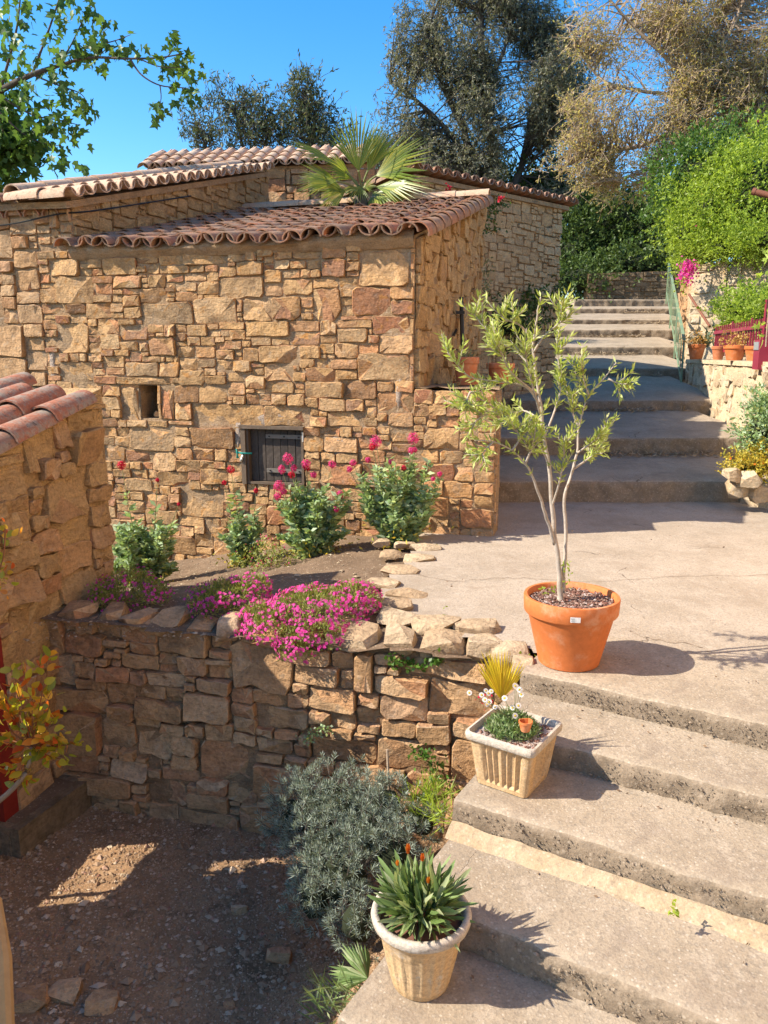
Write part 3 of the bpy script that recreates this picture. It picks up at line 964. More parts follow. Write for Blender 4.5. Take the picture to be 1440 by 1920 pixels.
# cement smear above and left of the little door
def blob(face, s, z, w, h, th, seed, mat, parent, name):
    V = [face.p(s, th, z)]
    n = 22
    for ring, k in ((.55, 1.0), (1.0, .25)):
        for i in range(n):
            q = 2 * math.pi * i / n
            rr = ring * (1 + .45 * nz(math.cos(q) * 1.7 + seed, math.sin(q) * 1.7, seed))
            V.append(face.p(s + w * rr * math.cos(q), th * k + .006 * nz(i * .8, ring, seed), z + h * rr * math.sin(q)))
    F = [(0, 1 + i, 1 + (i + 1) % n) for i in range(n)] + [(1 + i, 1 + n + i, 1 + n + (i + 1) % n, 1 + (i + 1) % n) for i in range(n)]
    return mk(name, V, F, mat, parent, sharp=180)
s1, zz1 = ffz(515, 783); blob(ff, s1, zz1, .20, .085, .026, 2.1, M['cement'], fw, 'cement_patch')
s1, zz1 = ffz(448, 820); blob(ff, s1, zz1, .045, .13, .026, 5.1, M['cement'], fw, 'cement_patch')
s1, zz1 = ffz(748, 740); blob(ff, s1, zz1, .035, .15, .028, 8.1, M['cement'], fw, 'cement_patch')
s1, zz1 = ffz(640, 835); blob(ff, s1, zz1, .10, .10, .026, 9.1, M['cement'], fw, 'cement_patch')
s1, zz1 = ffz(102, 690); blob(ff, s1, zz1, .05, .22, .028, 4.1, M['cement'], fw, 'cement_patch')
# little plank door
a, c, zb, zt = dor
w, h = c - a, zt - zb
door = B().box(ff.p((a + c) / 2, -.06, (zb + zt) / 2), (w, .02, h), (U, Vd, UZ)).obj('door', M['wood_dark'], shed, sharp=None)
n = 7
for i in range(n):
    pw = (w - .10) / n
    x = a + .075 + pw * (i + .5)
    B().box(ff.p(x, -.03 + rng.uniform(-.004, .004), (zb + zt) / 2), (pw - .006, .03, h - .05), (U, Vd, UZ)).obj('plank', M['wood_dark'], door, sharp=None)
for (x, ww, zz, hh, d) in ((a + .025, .045, (zb + zt) / 2, h + .01, .02), (a + .062, .022, (zb + zt) / 2, h - .03, .0), (c - .012, .024, (zb + zt) / 2, h - .02, .0)):
    B().box(ff.p(x, d, zz), (ww, .07, hh), (U, Vd, UZ)).obj('frame_board', M['wood_frame'], door, sharp=None)
B().box(ff.p((a + c) / 2, .028, zt - .012), (w + .02, .075, .03), (U, Vd, UZ)).obj('frame_board', M['wood_frame'], door, sharp=None)
B().box(ff.p((a + c) / 2 + .01, .012, zb + .008), (w - .02, .05, .022), (U, Vd, UZ)).obj('frame_board', M['wood_frame'], door, sharp=None)
for zz in (zt - .10, zb + .13):
    st_ = B().box(ff.p(c - .20, -.005, zz), (.40, .014, .038), (U, Vd, UZ)).obj('hinge_strap', M['strap'], door, sharp=None)
    for k in range(3):
        B().box(ff.p(c - .36 + k * .15, .006, zz), (.012, .01, .012), (U, Vd, UZ)).obj('bolt', M['black_iron'], st_, sharp=None)
B().tube([ff.p(c - .004, .03, zt - .14), ff.p(c - .004, .03, zt - .05)], .011, 8).obj('hinge_pin', M['steel'], door)
zl = zb + h * .52
B().tube([ff.p(a - .05, .05, zl + .012), ff.p(a + .02, .065, zl + .003), ff.p(a + .10, .02, zl)], .009, 6).obj('latch_cord', M['turquoise'], door)
kb = B()
for k in range(3):
    kb.tube(spline([ff.p(a - .05 + .012 * k, .05, zl + .04 - .02 * k), ff.p(a - .03, .075, zl), ff.p(a - .045 + .01 * k, .055, zl - .045)], 4), .006, 5)
kb.obj('cord_knot', M['turquoise'], door)
B().tube(spline([ff.p(a + .02, .055, zl - .015), ff.p(a + .01, .065, zl - .05), ff.p(a + .0, .06, zl - .075)], 4), [.011, .011, .012, .012, .013, .014, .014, .013, .01], 7).obj('padlock', M['steel'], door)

# side wall
sf = Face(C0, Vd, U)
SL = 3.45
rise = .86
stop = lambda s: 2.58 + rise * s / SL
swl = core(sf, SL, .9, stop, .35, M['mortar'], shed, 'side_wall')
rects = rubble(SL, stop, rng, 1.0, (.09, .14, .2, .26), (3, 4, 4, 2), (.7, 1.9), (), (), wmax=.5, flat=1.1)
skin(sf, SL, 1.0, stop, M['mortar'], swl, 'mortar', .012, .008, .05, (), 4.0)
lay(sf, rects, swl, M['stone_warm'], rng, .035, 38, gap=.006, rough=1.5)
# roof
slope = unit(Vd + UZ * (rise / SL))
RW = 3.45
ro = C0 - U * (RW - .0) - Vd * .13 + UZ * (2.66 - .13 * rise / SL)
sag = lambda s, q: -.03 * math.sin(math.pi * s / RW) + .012 * math.sin(s * 5.1) - .02 * math.sin(q * .9)
rf = roof(shed, ro, U, slope, RW, SL + .2, M['tile'], rng, .213, .33, jit=1.9, sag=sag)
# verge: an extra column of tiles lapping over the side wall, and the pale ridge caps
tm = tile_mesh(M['tile'])
for k in range(11):
    p = ro + U * (RW + .06) + slope * (k * .33 + rng.uniform(-.02, .02)) + UZ * -.015
    y = (slope + UZ * -.04).normalized(); x = y.cross((UZ + U * .45).normalized()).normalized()
    inst('verge_tile', tm, frame_mat(x, y, x.cross(y), p), rf)
tr = tile_mesh(M['tile_pale'], .45, .10, .09)
for k in range(8):
    p = ro + U * (RW + .1 - k * .42) + slope * (SL + .16) + UZ * .03
    y = -U; x = y.cross(UZ).normalized()
    inst('ridge_tile', tr, frame_mat(x, y, UZ, p), rf)
# mortar under the eave
b = B()
V = []
for i in range(80):
    s_ = i / 79 * RW
    for d, z in ((.02, 2.50), (.075, 2.56 + .02 * nz(i * .7, 3)), (.085, 2.60 + sag(s_, 0)), (.03, 2.66 + sag(s_, 0))):
        V.append(ff.p(s_ + SW - RW, d + .012 * nz(i * .6, z * 5), z))
b.add(V, [(i * 4 + j, (i + 1) * 4 + j, (i + 1) * 4 + j + 1, i * 4 + j + 1) for i in range(79) for j in range(3)])
b.obj('eave_mortar', M['mortar'], rf, sharp=180)

# ------------------------------------------------------------------ planter wall beside the shed, foot of the steps
pw = thing('planter_wall', C0 + U * .4 + UZ * -.1, 'low stone planter wall carrying two terracotta pots beside the shed corner', 'wall')
pf = Face(C0, U, -Vd)
PT = 1.30
rects = rubble(.74, lambda s: PT - .0, rng, -.1, (.09, .14, .19), (3, 5, 3), (1.0, 2.0), wmax=.34)
pc = core(pf, .74, -.4, lambda s: PT - .01, .3, M['mortar'], pw, 'front_wall')
skin(pf, .74, -.1, lambda s: PT - .02, M['mortar'], pc, 'mortar', .01, .006, .035, (), 6.0)
lay(pf, rects, pc, M['stone'], rng, .03, 300, gap=.006, rough=1.3)
pd = unit((.15, .99, 0))
pr = Face(C0 + U * .74, pd, (.99, -.15, 0))
PL = 1.75
rects = rubble(PL, lambda s: PT - .02, rng, -.1, (.12, .18, .24), (3, 4, 3), (.9, 2.0), wmax=.45)
prc = core(pr, PL, -.4, lambda s: PT - .02, .2, M['mortar'], pw, 'side_wall')
lay(pr, rects, prc, M['stone_grey'], rng, .02, 40, gap=.012)
V = []
for i in range(8):
    for j in range(13):
        p = C0 + (U * .76).lerp(Vd * .0 + U * .0, 1 - i / 7) + (pd * (i / 7) + Vd * (1 - i / 7)) * (-.03 + PL * j / 12)
        V.append((p.x, p.y, PT + .012 + .02 * nz(i * .8, j * .8, 4)))
mk('top_slab', V, [(i * 13 + j, (i + 1) * 13 + j, (i + 1) * 13 + j + 1, i * 13 + j + 1) for i in range(7) for j in range(12)], M['mortar'], pw, sharp=60)

# ------------------------------------------------------------------ taller house on the left
house = thing('stone_house', C0 - U * 4.6 + UZ * -.5, 'taller stone house with a pale tile roof edge behind the shed', 'house')
hf = Face(C0 - U * 6.2, U, -Vd)
HW = 6.2 - SW
rects = rubble(HW, lambda s: 3.0, rng, .9, (.09, .15, .22, .28), (3, 4, 4, 2), (1.0, 2.4), wmax=.55)
hc = core(hf, HW - .004, -.8, lambda s: 3.13, .4, M['mortar'], house, 'front_wall')
lay(hf, rects, hc, M['stone_grey'], rng, .034, 110, gap=.012)
HC = C0 - U * 3.44                                # corner where the side wall begins above the shed roof
hd_ = unit((.335, .942, 0)); hn_ = unit((.942, -.335, 0))
hs_ = Face(HC, hd_, hn_)
HL = 4.1
htop = lambda s: 3.05 + 1.1 * s / HL
hside = core(hs_, HL, 2.2, htop, .4, M['mortar'], house, 'side_wall')
rects = rubble(HL, htop, rng, 2.3, (.07, .12, .17), (3, 5, 3), (1.1, 2.6), wmax=.4)
lay(hs_, rects, hside, M['stone_warm'], rng, .03, 100, gap=.012)
# its front piece between the shed seam and the corner
hq = Face(C0 - U * SW, U, -Vd)
rects = rubble(SW - 3.44, lambda s: 3.0, rng, 2.66, (.09, .14), (3, 4), (1.0, 2.2), wmax=.4)
hq2 = core(hq, SW - 3.44, 2.6, lambda s: 3.13, .4, M['mortar'], house, 'front_wall')
lay(hq, rects, hq2, M['stone_grey'], rng, .034, 40, gap=.012)
# roof: rows of tiles ending over the side wall, rising to the left
ea = unit(hd_ * HL + UZ * 1.1)
eb = unit(-hn_ * 1.0 + UZ * .04)
# eave ledge course over the front wall (two rows of tile ends)
hrf = roof(house, HC + hn_ * .14 - hd_ * .16 + UZ * 3.07, ea, eb, HL + .2, .68, M['tile_pale'], rng, .213, .33, jit=.8, r0=.10)
tp = tile_mesh(M['tile_pale'], .45, .11, .095)
for k in range(11):
    p = HC + hn_ * .14 - hd_ * .2 + UZ * 3.10 + eb * .66 + ea * (k * .41) - UZ * .01
    y = ea; x = y.cross(UZ).normalized()
    inst('ridge_tile', tp, frame_mat(x, y, x.cross(y), p), hrf)
tl = tile_mesh(M['tile'])
for row, (dz, dd) in enumerate(((3.06, .16), (2.93, .06))):
    for k in range(13):
        p = hf.p(HW + .31 - k * .215 - row * .1, dd, dz) + U * rng.uniform(-.01, .01)
        y = (Vd + UZ * .22).normalized(); x = y.cross(UZ).normalized()
        inst('eave_tile', tl, frame_mat(x, y, x.cross(y), p), hrf)
b = B()
b.box(hf.p((HW + .31) / 2, -.1, 3.02), (HW + .3, .36, .06), (U, Vd, UZ))
b.box(hf.p((HW + .2) / 2 - 0.1, -.5, 3.1), (HW + .1, .8, .05), (U, unit(Vd + UZ * .2), UZ))
b.obj('eave_ledge', M['mortar'], hrf, sharp=None)
# black cable under the eave
B().tube(spline([hf.p(HW - 1.4, .05, 2.90), hf.p(HW - .4, .06, 2.86), hf.p(HW + .3, .07, 2.93), HC + hn_ * .06 + hd_ * .3 + UZ * 3.02, HC + hn_ * .06 + hd_ * 2.0 + UZ * 3.46], 6), .008, 5).obj('cable', M['black_iron'], house)

# ------------------------------------------------------------------ barn behind, with a double tiled wall top
barn = thing('stone_barn', (-1.7, 12.4, 2), 'plain stone barn wall topped by two rows of pale tiles behind the palm', 'barn')
bf = Face((-3.5, 12.5, 0), (1, -.12, 0), (-.12, -1, 0))
btop = lambda s: 4.34 - .02 * s
bc = core(bf, 3.6, 1.5, btop, .5, M['mortar_dark'], barn, 'wall')
rects = rubble(3.6, btop, rng, 2.6, (.09, .15, .2), (3, 5, 3), (1.0, 2.4), wmax=.4)
lay(bf, rects, bc, M['stone_grey'], rng, .03, 150, gap=.012)
roof(barn, bf.p(-.1, .12, 4.34), bf.u, unit(-bf.n + UZ * .5), 3.5, .62, M['tile_pale'], rng, .19, .24, jit=.5, r0=.095)

# ------------------------------------------------------------------ cottage at the far end of the steps
cot = thing('stone_cottage', (1.9, 12.2, 1), 'square stone cottage with sloping tiled eave at the top of the shed', 'cottage')
A2, B2 = Vector((.35, 10.55, 0)), Vector((2.84, 13.1, 0))
cu = (B2 - A2).normalized(); cn = Vector((cu.y, -cu.x, 0))
cf = Face(A2, cu, cn)
CL = (B2 - A2).length
pB, pA = at(1046, 388, 13.15).z, at(782, 330, 10.6).z
ctop = lambda s: pA + (pB - pA) * s / CL
cc = core(cf, CL, .4, ctop, .5, M['mortar'], cot, 'wall')
rects = rubble(CL, ctop, rng, .9, (.07, .11, .16), (3, 5, 3), (.9, 2.3), wmax=.36)
lay(cf, rects, cc, M['stone_far'], rng, .03, 290, gap=.008)
cf2 = Face(B2, -cn, cu)
core(cf2, 3.0, .4, lambda s: pB + .25 * s, .5, M['mortar'], cot, 'gable_wall')
cb = unit(-cn - UZ * .12)
ca = unit(cu * CL + UZ * (pB - pA))
roof(cot, cf.p(-.02, .14, pA + .06), ca, cb, CL + .14, 1.6, M['tile'], rng, .2, .34, jit=.5, most=140)

# ------------------------------------------------------------------ retaining wall of the flower bed
ret = thing('retaining_wall', (-.6, 4.4, CZ), 'rough dry-stone retaining wall between courtyard and flower bed', 'wall')
RA, RB = Vector((-2.35, 4.86, 0)), Vector((.74, 4.06, 0))
ru = (RB - RA).normalized(); rn = Vector((ru.y, -ru.x, 0))
rfc = Face(RA, ru, rn, .05)
RL = (RB - RA).length
rects = rubble(RL, lambda s: -.07 + .03 * math.sin(s * 2.3), rng, CZ - .1, (.05, .085, .12, .17, .24), (3, 5, 5, 3, 1), (1.1, 2.8), wmin=.07, wmax=.55)
rc = core(rfc, RL, CZ - .3, lambda s: -.09, .3, M['mortar_dark'], ret, 'wall_core')
skin(rfc, RL, CZ - .1, lambda s: -.07, M['mortar_dark'], rc, 'earth_fill', .024, .012, .035, (), 9.0)
lay(rfc, rects, rc, M['stone_grey'], rng, .055, 300, gap=.006, rough=1.7)
# coping rocks
def flat_rock(c, w, d, h, yaw, rng, parent, mat, name='coping_stone', tilt=0.0):
    V, F = rock_geo((0, 0, 0), 1.0, rng, 2, (1, 1, 1), .45)
    Rm = Matrix.Rotation(yaw, 3, 'Z') @ Matrix.Rotation(tilt, 3, 'X')
    V = [Vector(c) + Rm @ Vector((v[0] * w / 1.6, v[1] * d / 1.6, v[2] * h / 1.5)) for v in V]
    return mk(name, V, F, mat, parent, sharp=32)
s_ = .25
while s_ < RL - .05:
    w = rng.uniform(.17, .34)
    c = rfc.p(s_ + w / 2, -.06 + rng.uniform(-.03, .03), (-.06 if s_ < 2.0 else -.035) + rng.uniform(-.015, .02))
    flat_rock(c, w * 1.08, .3, rng.uniform(.10, .16), math.atan2(ru.y, ru.x) + rng.uniform(-.15, .15), rng, ret, M['stone_grey'] if s_ < 1.9 else M['stone_edge'], tilt=rng.uniform(-.1, .1))
    s_ += w
for (x, y, w, d, h) in ((.70, 4.02, .24, .2, .16), (.56, 4.12, .22, .2, .15), (.74, 3.86, .14, .14, .14)):
    flat_rock((x, y, -.03), w, d, h, rng.uniform(-.4, .2), rng, ret, M['stone_edge'])
# flat slabs that edge the bed towards the landing
edging = []
for (x, y, w, d, h) in ((.10, 4.55, .36, .22, .09), (.32, 4.42, .34, .24, .1), (.05, 4.80, .38, .2, .08), (.16, 5.05, .34, .2, .06), (.0, 5.3, .3, .2, .06), (.12, 5.62, .32, .2, .06), (.28, 5.95, .3, .2, .07), (.05, 6.1, .2, .16, .07), (.34, 6.3, .3, .18, .08), (.18, 6.42, .22, .15, .07), (-.02, 6.5, .2, .15, .07), (.55, 4.36, .3, .22, .1)):
    edging.append((x, y, w, d, h))
lbl = ['flat pale slab nearest the coping at the bed corner', 'cracked flat slab beside the olive pot end of the coping', 'thin slab second from the coping along the bed edge', 'sunken slab midway along the bed edge', 'small flat slab at the inner side of the bed edge',
       'worn slab in the broken shade of the bed edge', 'slab set half into the landing by the bed', 'small rock at the end of the soil bed', 'ochre block by the valerian at the landing edge', 'rough rock below the right valerian clump', 'grey rock between soil and right valerian', 'broad slab at the top corner of the retaining wall']
for (x, y, w, d, h), l in zip(edging, lbl):
    q = flat_rock((x, y, .0 + h * .1), w, d, h, rng.uniform(-.5, .3), rng, None, M['stone_edge'], 'edging_stone', rng.uniform(-.06, .06))
    tag(q, l, 'stone', 'stones edging the flower bed')

# ------------------------------------------------------------------ outbuilding wall on the left with tile coping
ob = thing('outbuilding_wall', (-2.1, 5.0, CZ), 'ochre rendered rubble wall with lichened tile coping at the left edge', 'wall')
P1, P2 = Vector((-2.0, 5.45, 0)), Vector((-2.62, 3.0, 0))
ou = (P2 - P1).normalized(); on = Vector((-ou.y, ou.x, 0))
if on.x < 0: on = -on
of = Face(P1, ou, on)
OL = 4.6
otop = lambda s: 1.33 - .26 * min(s, 1.4) + (max(0, s - 1.4) * .16)
sun_gap = (1.32, 1.98, -.84, -.40)  # unseen opening, cut to throw the sun patch on the gravel
shrub_sun_gap = (1.66, 1.87, -.14, .50)  # unseen opening, cut to let sun onto the photinia
oc = core(of, OL, CZ - .4, otop, .16, M['mortar_ochre'], ob, 'wall', [sun_gap, shrub_sun_gap])
rects = rubble(1.2, otop, rng, -.2, (.12, .2, .28), (3, 4, 3), (.9, 2.0), wmin=.1, wmax=.55)
rects = [r for r in rects if rng.random() < .8]
skin(of, 1.38, CZ, lambda s: otop(s) - .02, M['mortar_ochre'], oc, 'render', .02, .014, .028, (), 12.0)
lay(of, rects, oc, M['stone_warm'], rng, .044, 100, gap=.007, rough=1.8, mats=[M['stone_warm'], M['stone_warm'], M['stone_grey']])
rects = rubble(1.2, lambda s: -.24, rng, CZ, (.1, .16, .22), (3, 4, 3), (.9, 2.0), wmin=.1, wmax=.45)
lay(of, rects, oc, M['stone_grey'], rng, .05, 100, gap=.014, rough=1.4)
# end face of the wall (faces the shed)
b = B()
b.box(P1 - on * .32 - ou * .02 + UZ * .45, (.6, .1, 1.6), (on, ou, UZ))
b.obj('end_pier', M['mortar_ochre'], ob, sharp=None)
for zc, rr in ((1.22, .13), (1.02, .12), (.8, .13), (.55, .12), (.3, .13), (.05, .14), (-.15, .13)):
    V, F = rock_geo(P1 + ou * .07 - on * .04 + UZ * zc, rr, rng, 2, (.75, .75, .85)); mk('corner_stone', V, F, M['stone_warm'], oc, sharp=35)
tb = tile_mesh(M['tile_lichen'], .46, .115, .095)
for k, (dd, dz) in enumerate(((-.03, -.01), (-.21, .05), (-.39, .08), (-.57, .08))):
    for i in range(6):
        s_ = 1.65 - i * .36 + k * .08 + rng.uniform(-.03, .03)
        if s_ < -.1: continue
        p = of.p(s_, dd, otop(max(0, s_)) + dz - .01 + .02)
        y = (-ou + UZ * .22).normalized(); x = y.cross(UZ).normalized()
        if s_ < .44: continue
        inst('coping_tile', tb, frame_mat(x, y, x.cross(y), p), oc)
b = B().box(of.p(.75, -.27, 1.11), (1.7, .5, .13), (unit(ou - UZ * .23), on, UZ))
b.obj('coping_bed', M['mortar_ochre'], oc, sharp=None)
# red door leaf folded back
rd = B().box(of.p(1.25, .035, -.55), (.12, .04, 1.22), (ou, on, UZ)).obj('door', M['red_door'], ob, sharp=None)

# ------------------------------------------------------------------ walls on the right of the steps
rw = thing('garden_wall', (4.6, 10.5, .2), 'low cream rubble wall under the maroon fence, right of the steps', 'wall')
G1, G2 = Vector((5.5, 14.3, 0)), Vector((4.18, 8.0, 0))
gu = (G2 - G1).normalized(); gn = Vector((gu.y, -gu.x, 0))
if gn.x > 0: gn = -gn
gf = Face(G1, gu, gn)
GL = (G2 - G1).length
gtop = lambda s: 1.47
gc = core(gf, GL, -.3, gtop, .4, M['mortar_pale'], rw, 'wall')
rects = rubble(GL, gtop, rng, .1, (.14, .2, .28), (3, 4, 3), (.9, 2.0), wmin=.12, wmax=.6)
rects = [r for r in rects if rng.random() < .85]
skin(gf, GL, .1, gtop, M['mortar_pale'], gc, 'render', .016, .01, .06, (), 15.0)
lay(gf, rects, gc, M['stone_pale'], rng, .022, 150, gap=.016, rough=1.8)
B().box(gf.p(GL / 2, -.19, 1.49), (GL, .46, .06), (gu, gn, UZ)).obj('cap', M['mortar_pale'], rw, sharp=None)
sheet('terrace', 4.1, 12, 7.5, 15.5, .25, lambda x, y: 1.44 + nz(x, y) * .02, M['earth'], keep=lambda x, y: (Vector((x, y, 0)) - G1).dot(gn) < -.15, label='planted terrace behind the maroon fence')
uw = thing('terrace_wall', (6.6, 14.8, 1.4), 'tall sunlit pale stone retaining wall below the bright hedge', 'wall')
T1, T2 = Vector((5.78, 15.2, 0)), Vector((9.0, 12.9, 0))
tu = (T2 - T1).normalized(); tn = Vector((tu.y, -tu.x, 0))
tf = Face(T1, tu, tn, .06)
TL = (T2 - T1).length
ttop = lambda s: 3.25 + .18 * min(s, 2.0) - .5 * max(0, .25 - s)
tc = core(tf, TL, .8, ttop, .5, M['mortar_pale'], uw, 'wall')
rects = rubble(TL, ttop, rng, 1.3, (.2, .3, .4), (3, 4, 2), (.9, 1.9), wmin=.15, wmax=.7)
lay(tf, rects, tc, M['stone_pale'], rng, .03, 120, gap=.02, rough=1.6)
tf2 = Face(T1 + Vector((.33, .95, 0)) * .35, unit((.33, .95, 0)), unit((-.95, .33, 0)))
tc2 = core(tf2, 6, 1.2, lambda s: 3.3 + .1 * s, .4, M['mortar_pale'], uw, 'return_wall')
rects = rubble(6, lambda s: 3.3 + .1 * s, rng, 1.5, (.15, .22, .3), (3, 4, 2), (.9, 1.9), wmin=.12, wmax=.6)
lay(tf2, rects, tc2, M['stone_grey'], rng, .04, 60, gap=.02, rough=1.6)
# dry wall at the very top of the steps
dw = thing('dry_stone_wall', (7.6, 24.4, 3), 'low shaded dry-stone wall at the top of the steps under the hedge', 'wall')
df = Face((5.9, 23.3, 0), (1, 0, 0), (0, -1, 0))
dc = core(df, 3.4, 2.4, lambda s: 3.9 + .03 * s, .4, M['mortar_dark'], dw, 'wall')
rects = rubble(3.4, lambda s: 3.9 + .03 * s, rng, 2.7, (.08, .12, .18), (3, 5, 2), (1.2, 3.2), wmin=.1, wmax=.6)
lay(df, rects, dc, M['stone_dark'], rng, .04, 90, gap=.012)  # darker stone carries the shade of this wall in its colour

# ------------------------------------------------------------------ railing, fence, iron bits
rail = thing('handrail', (5.3, 14.0, 1.2), 'faded green flat-bar handrail climbing beside the upper steps', 'railing')
H0, H1 = at(1283, 636, 13.6), at(1254, 493, 20.5)
def rail_z(t): return H0.z + (H1.z - H0.z) * t
n = 17
dirx = (H1 - H0).normalized()
side = Vector((-dirx.y, dirx.x, 0)).normalized()
B().box((H0 + H1) / 2, ((H1 - H0).length, .05, .022), (dirx, side, dirx.cross(side))).obj('top_rail', M['green_paint'], rail, sharp=None)
B().box((H0 + H1) / 2 - UZ * .72, ((H1 - H0).length, .03, .014), (dirx, side, dirx.cross(side))).obj('bottom_rail', M['green_paint'], rail, sharp=None)
hd = Vector((dirx.x, dirx.y, 0)).normalized()
for i in range(n):
    p = H0.lerp(H1, (i + .3) / n)
    B().box(p - UZ * .37, (.035, .012, .72), (hd, side, UZ)).obj('bar', M['green_paint'], rail, sharp=None)
for t in (0.0, .33, .66, 1.0):
    p = H0.lerp(H1, t)
    B().box(p - UZ * .5, (.05, .03, 1.02), (hd, side, UZ)).obj('post', M['green_paint'], rail, sharp=None)
fen = thing('picket_fence', gf.p(3.6, -.1, 1.5), 'maroon metal picket fence standing on the cream garden wall', 'fence')
fa, fb = 1.75, GL - .1
npk = 34
for i in range(npk):
    s_ = fa + (fb - fa) * i / (npk - 1)
    p = gf.p(s_, -.12, 0)
    tall = .54 if i % 8 == 0 else .46
    B().box(p + UZ * (1.53 + tall / 2 + (.0 if i % 8 == 0 else .05)), (.035 if i % 8 == 0 else .017, .02, tall), (gu, gn, UZ)).obj('post' if i % 8 == 0 else 'picket', M['maroon'], fen, sharp=None)
for z in (1.66, 1.94):
    B().box(gf.p((fa + fb) / 2, -.095, z), (fb - fa, .018, .045), (gu, gn, UZ)).obj('rail', M['maroon'], fen, sharp=None)
mb = thing('letter_box', gf.p(GL - .75, -.02, 1.4), 'maroon metal letter box hung on the picket fence', 'letter box')
mp = gf.p(5.22, .03, 1.60)
B().box(mp, (.26, .12, .34), (gu, gn, UZ)).obj('body', M['maroon'], mb, sharp=None)
B().box(mp + gn * .064 + UZ * .10, (.2, .012, .09), (gu, gn, UZ)).obj('slot_plate', M['steel'], mb, sharp=None)
B().tube([mp + UZ * .15, mp + UZ * .62], .016, 8).obj('post', M['maroon'], mb)
rod = B().tube([at(1292, 552, 14.6), at(1331, 612, 13.2)], .022, 7).obj('leaning_rod', M['rust'], None)
tag(rod, 'brown rod leaning against the pale terrace wall', 'rod')
bar = thing('iron_bar', at(866, 645, 8.6), 'upright black iron bar fixed beside the shed side wall', 'bar')
B().tube([at(867, 650, 8.5), at(865, 557, 8.5)], .022, 6).obj('shaft', M['black_iron'], bar)
B().box(at(863, 586, 8.47), (.09, .03, .03)).obj('crosspiece', M['black_iron'], bar, sharp=None)
B().tube(spline([at(850, 642, 8.5), at(851, 628, 8.5), at(857, 617, 8.5)], 4), .014, 6).obj('hook', M['black_iron'], bar)
gp = thing('drain_pipe', at(1430, 365, 9.5), 'short rusty pipe end poking in at the right edge', 'pipe')
B().tube([at(1412, 359, 9.6), at(1490, 378, 9.4)], .035, 12).obj('tube', M['rust'], gp)
B().tube([at(1411, 358.5, 9.61), at(1417, 360, 9.59)], .042, 12).obj('rim', M['rust'], gp)

# ------------------------------------------------------------------ unseen house facade added right of the landing for warm bounce light
rh = thing('bounce_facade', (5.2, 2.0, -.6), 'unseen ochre house facade added at the right for warm bounce light', 'house')
rhf = Face((4.3, -6.0, 0), (0, 1, 0), (-1, 0, 0))
wins = [(2.0, 2.9, .9, 2.2), (5.0, 5.9, .9, 2.2), (8.6, 9.5, .9, 2.2)]
rhc = core(rhf, 13.0, -1.5, lambda s: 7.4, .4, M['facade'], rh, 'wall', wins)
for (a, c, zb, zt) in wins:  # windows and shutters made up along with the added facade
    wd_ = B().box(rhf.p((a + c) / 2, -.2, (zb + zt) / 2), (c - a, .03, zt - zb), (rhf.u, rhf.n, UZ)).obj('window', M['wood_dark'], rh, sharp=None)
    for k in (0, 1):
        B().box(rhf.p(a - .25 if k == 0 else c + .25, .03, (zb + zt) / 2), (.45, .03, zt - zb), (rhf.u, rhf.n, UZ)).obj('shutter', M['maroon'], wd_, sharp=None)
# ------------------------------------------------------------------ foliage helpers
def leaf_arrays(P, D, L, Wd, rs_, fold=.18, up=None):
    P = np.asarray(P, float); D = np.asarray(D, float)
    n = len(P)
    D = D / (np.linalg.norm(D, axis=1, keepdims=True) + 1e-9)
    L = np.broadcast_to(np.asarray(L, float), (n,))[:, None]; Wd = np.broadcast_to(np.asarray(Wd, float), (n,))[:, None]
    rv = rs_.normal(size=(n, 3))
    if up is not None: rv = rv * .6 + np.cross(D, np.asarray(up, float)[None, :])
    S = rv - (rv * D).sum(1, keepdims=True) * D
    S /= np.linalg.norm(S, axis=1, keepdims=True) + 1e-9
    N = np.cross(D, S)
    V = np.empty((n, 4, 3))
    V[:, 0] = P
    V[:, 1] = P + D * L * .48 + S * Wd * .5 + N * Wd * fold
    V[:, 2] = P + D * L
    V[:, 3] = P + D * L * .48 - S * Wd * .5 + N * Wd * fold
    return V.reshape(-1, 3), np.arange(n * 4).reshape(n, 4)

def foliage(name, P, D, L, Wd, mat, parent, rs_, fold=.18, up=None, origin=None):
    V, F = leaf_arrays(P, D, L, Wd, rs_, fold, up)
    return mk(name, V, F, mat, parent, origin, sharp=None)

def rdir(rs_, n, bias=(0, 0, 0)):
    d = rs_.normal(size=(n, 3))
    d /= np.linalg.norm(d, axis=1, keepdims=True) + 1e-9
    return d + np.asarray(bias)

def leaf_shape(kind, L=1.0):
    """outline meshes for leaves large enough to be picked apart"""
    if kind == 'oval':
        pts = [(0, 0), (.22, .16), (.31, .45), (.2, .78), (0, 1)]
    elif kind == 'blade':
        pts = [(.018, 0), (.036, .3), (.052, .65), (.035, .88), (0, 1)]
    else:  # lobed fig
        pts = [(.0, .0), (.30, .12), (.16, .34), (.42, .58), (.17, .60), (0, 1)]
    V, F = [], []
    n = len(pts)
    for i, (w, t) in enumerate(pts):
        z = -.18 * t * t
        V += [(-w * L, t * L, z * L + .05 * L * (w > 0.05)), (0, t * L, z * L), (w * L, t * L, z * L + .05 * L * (w > 0.05))]
    for i in range(n - 1):
        a, b = i * 3, (i + 1) * 3
        F += [(a, a + 1, b + 1, b), (a + 1, a + 2, b + 2, b + 1)]
    return V, F
_lm = {}
def leaf_mesh(kind, mat):
    k = kind + mat.name
    if k not in _lm:
        V, F = leaf_shape(kind)
        _lm[k] = mesh_of('leaf', V, F, mat, sharp=180)
    return _lm[k]

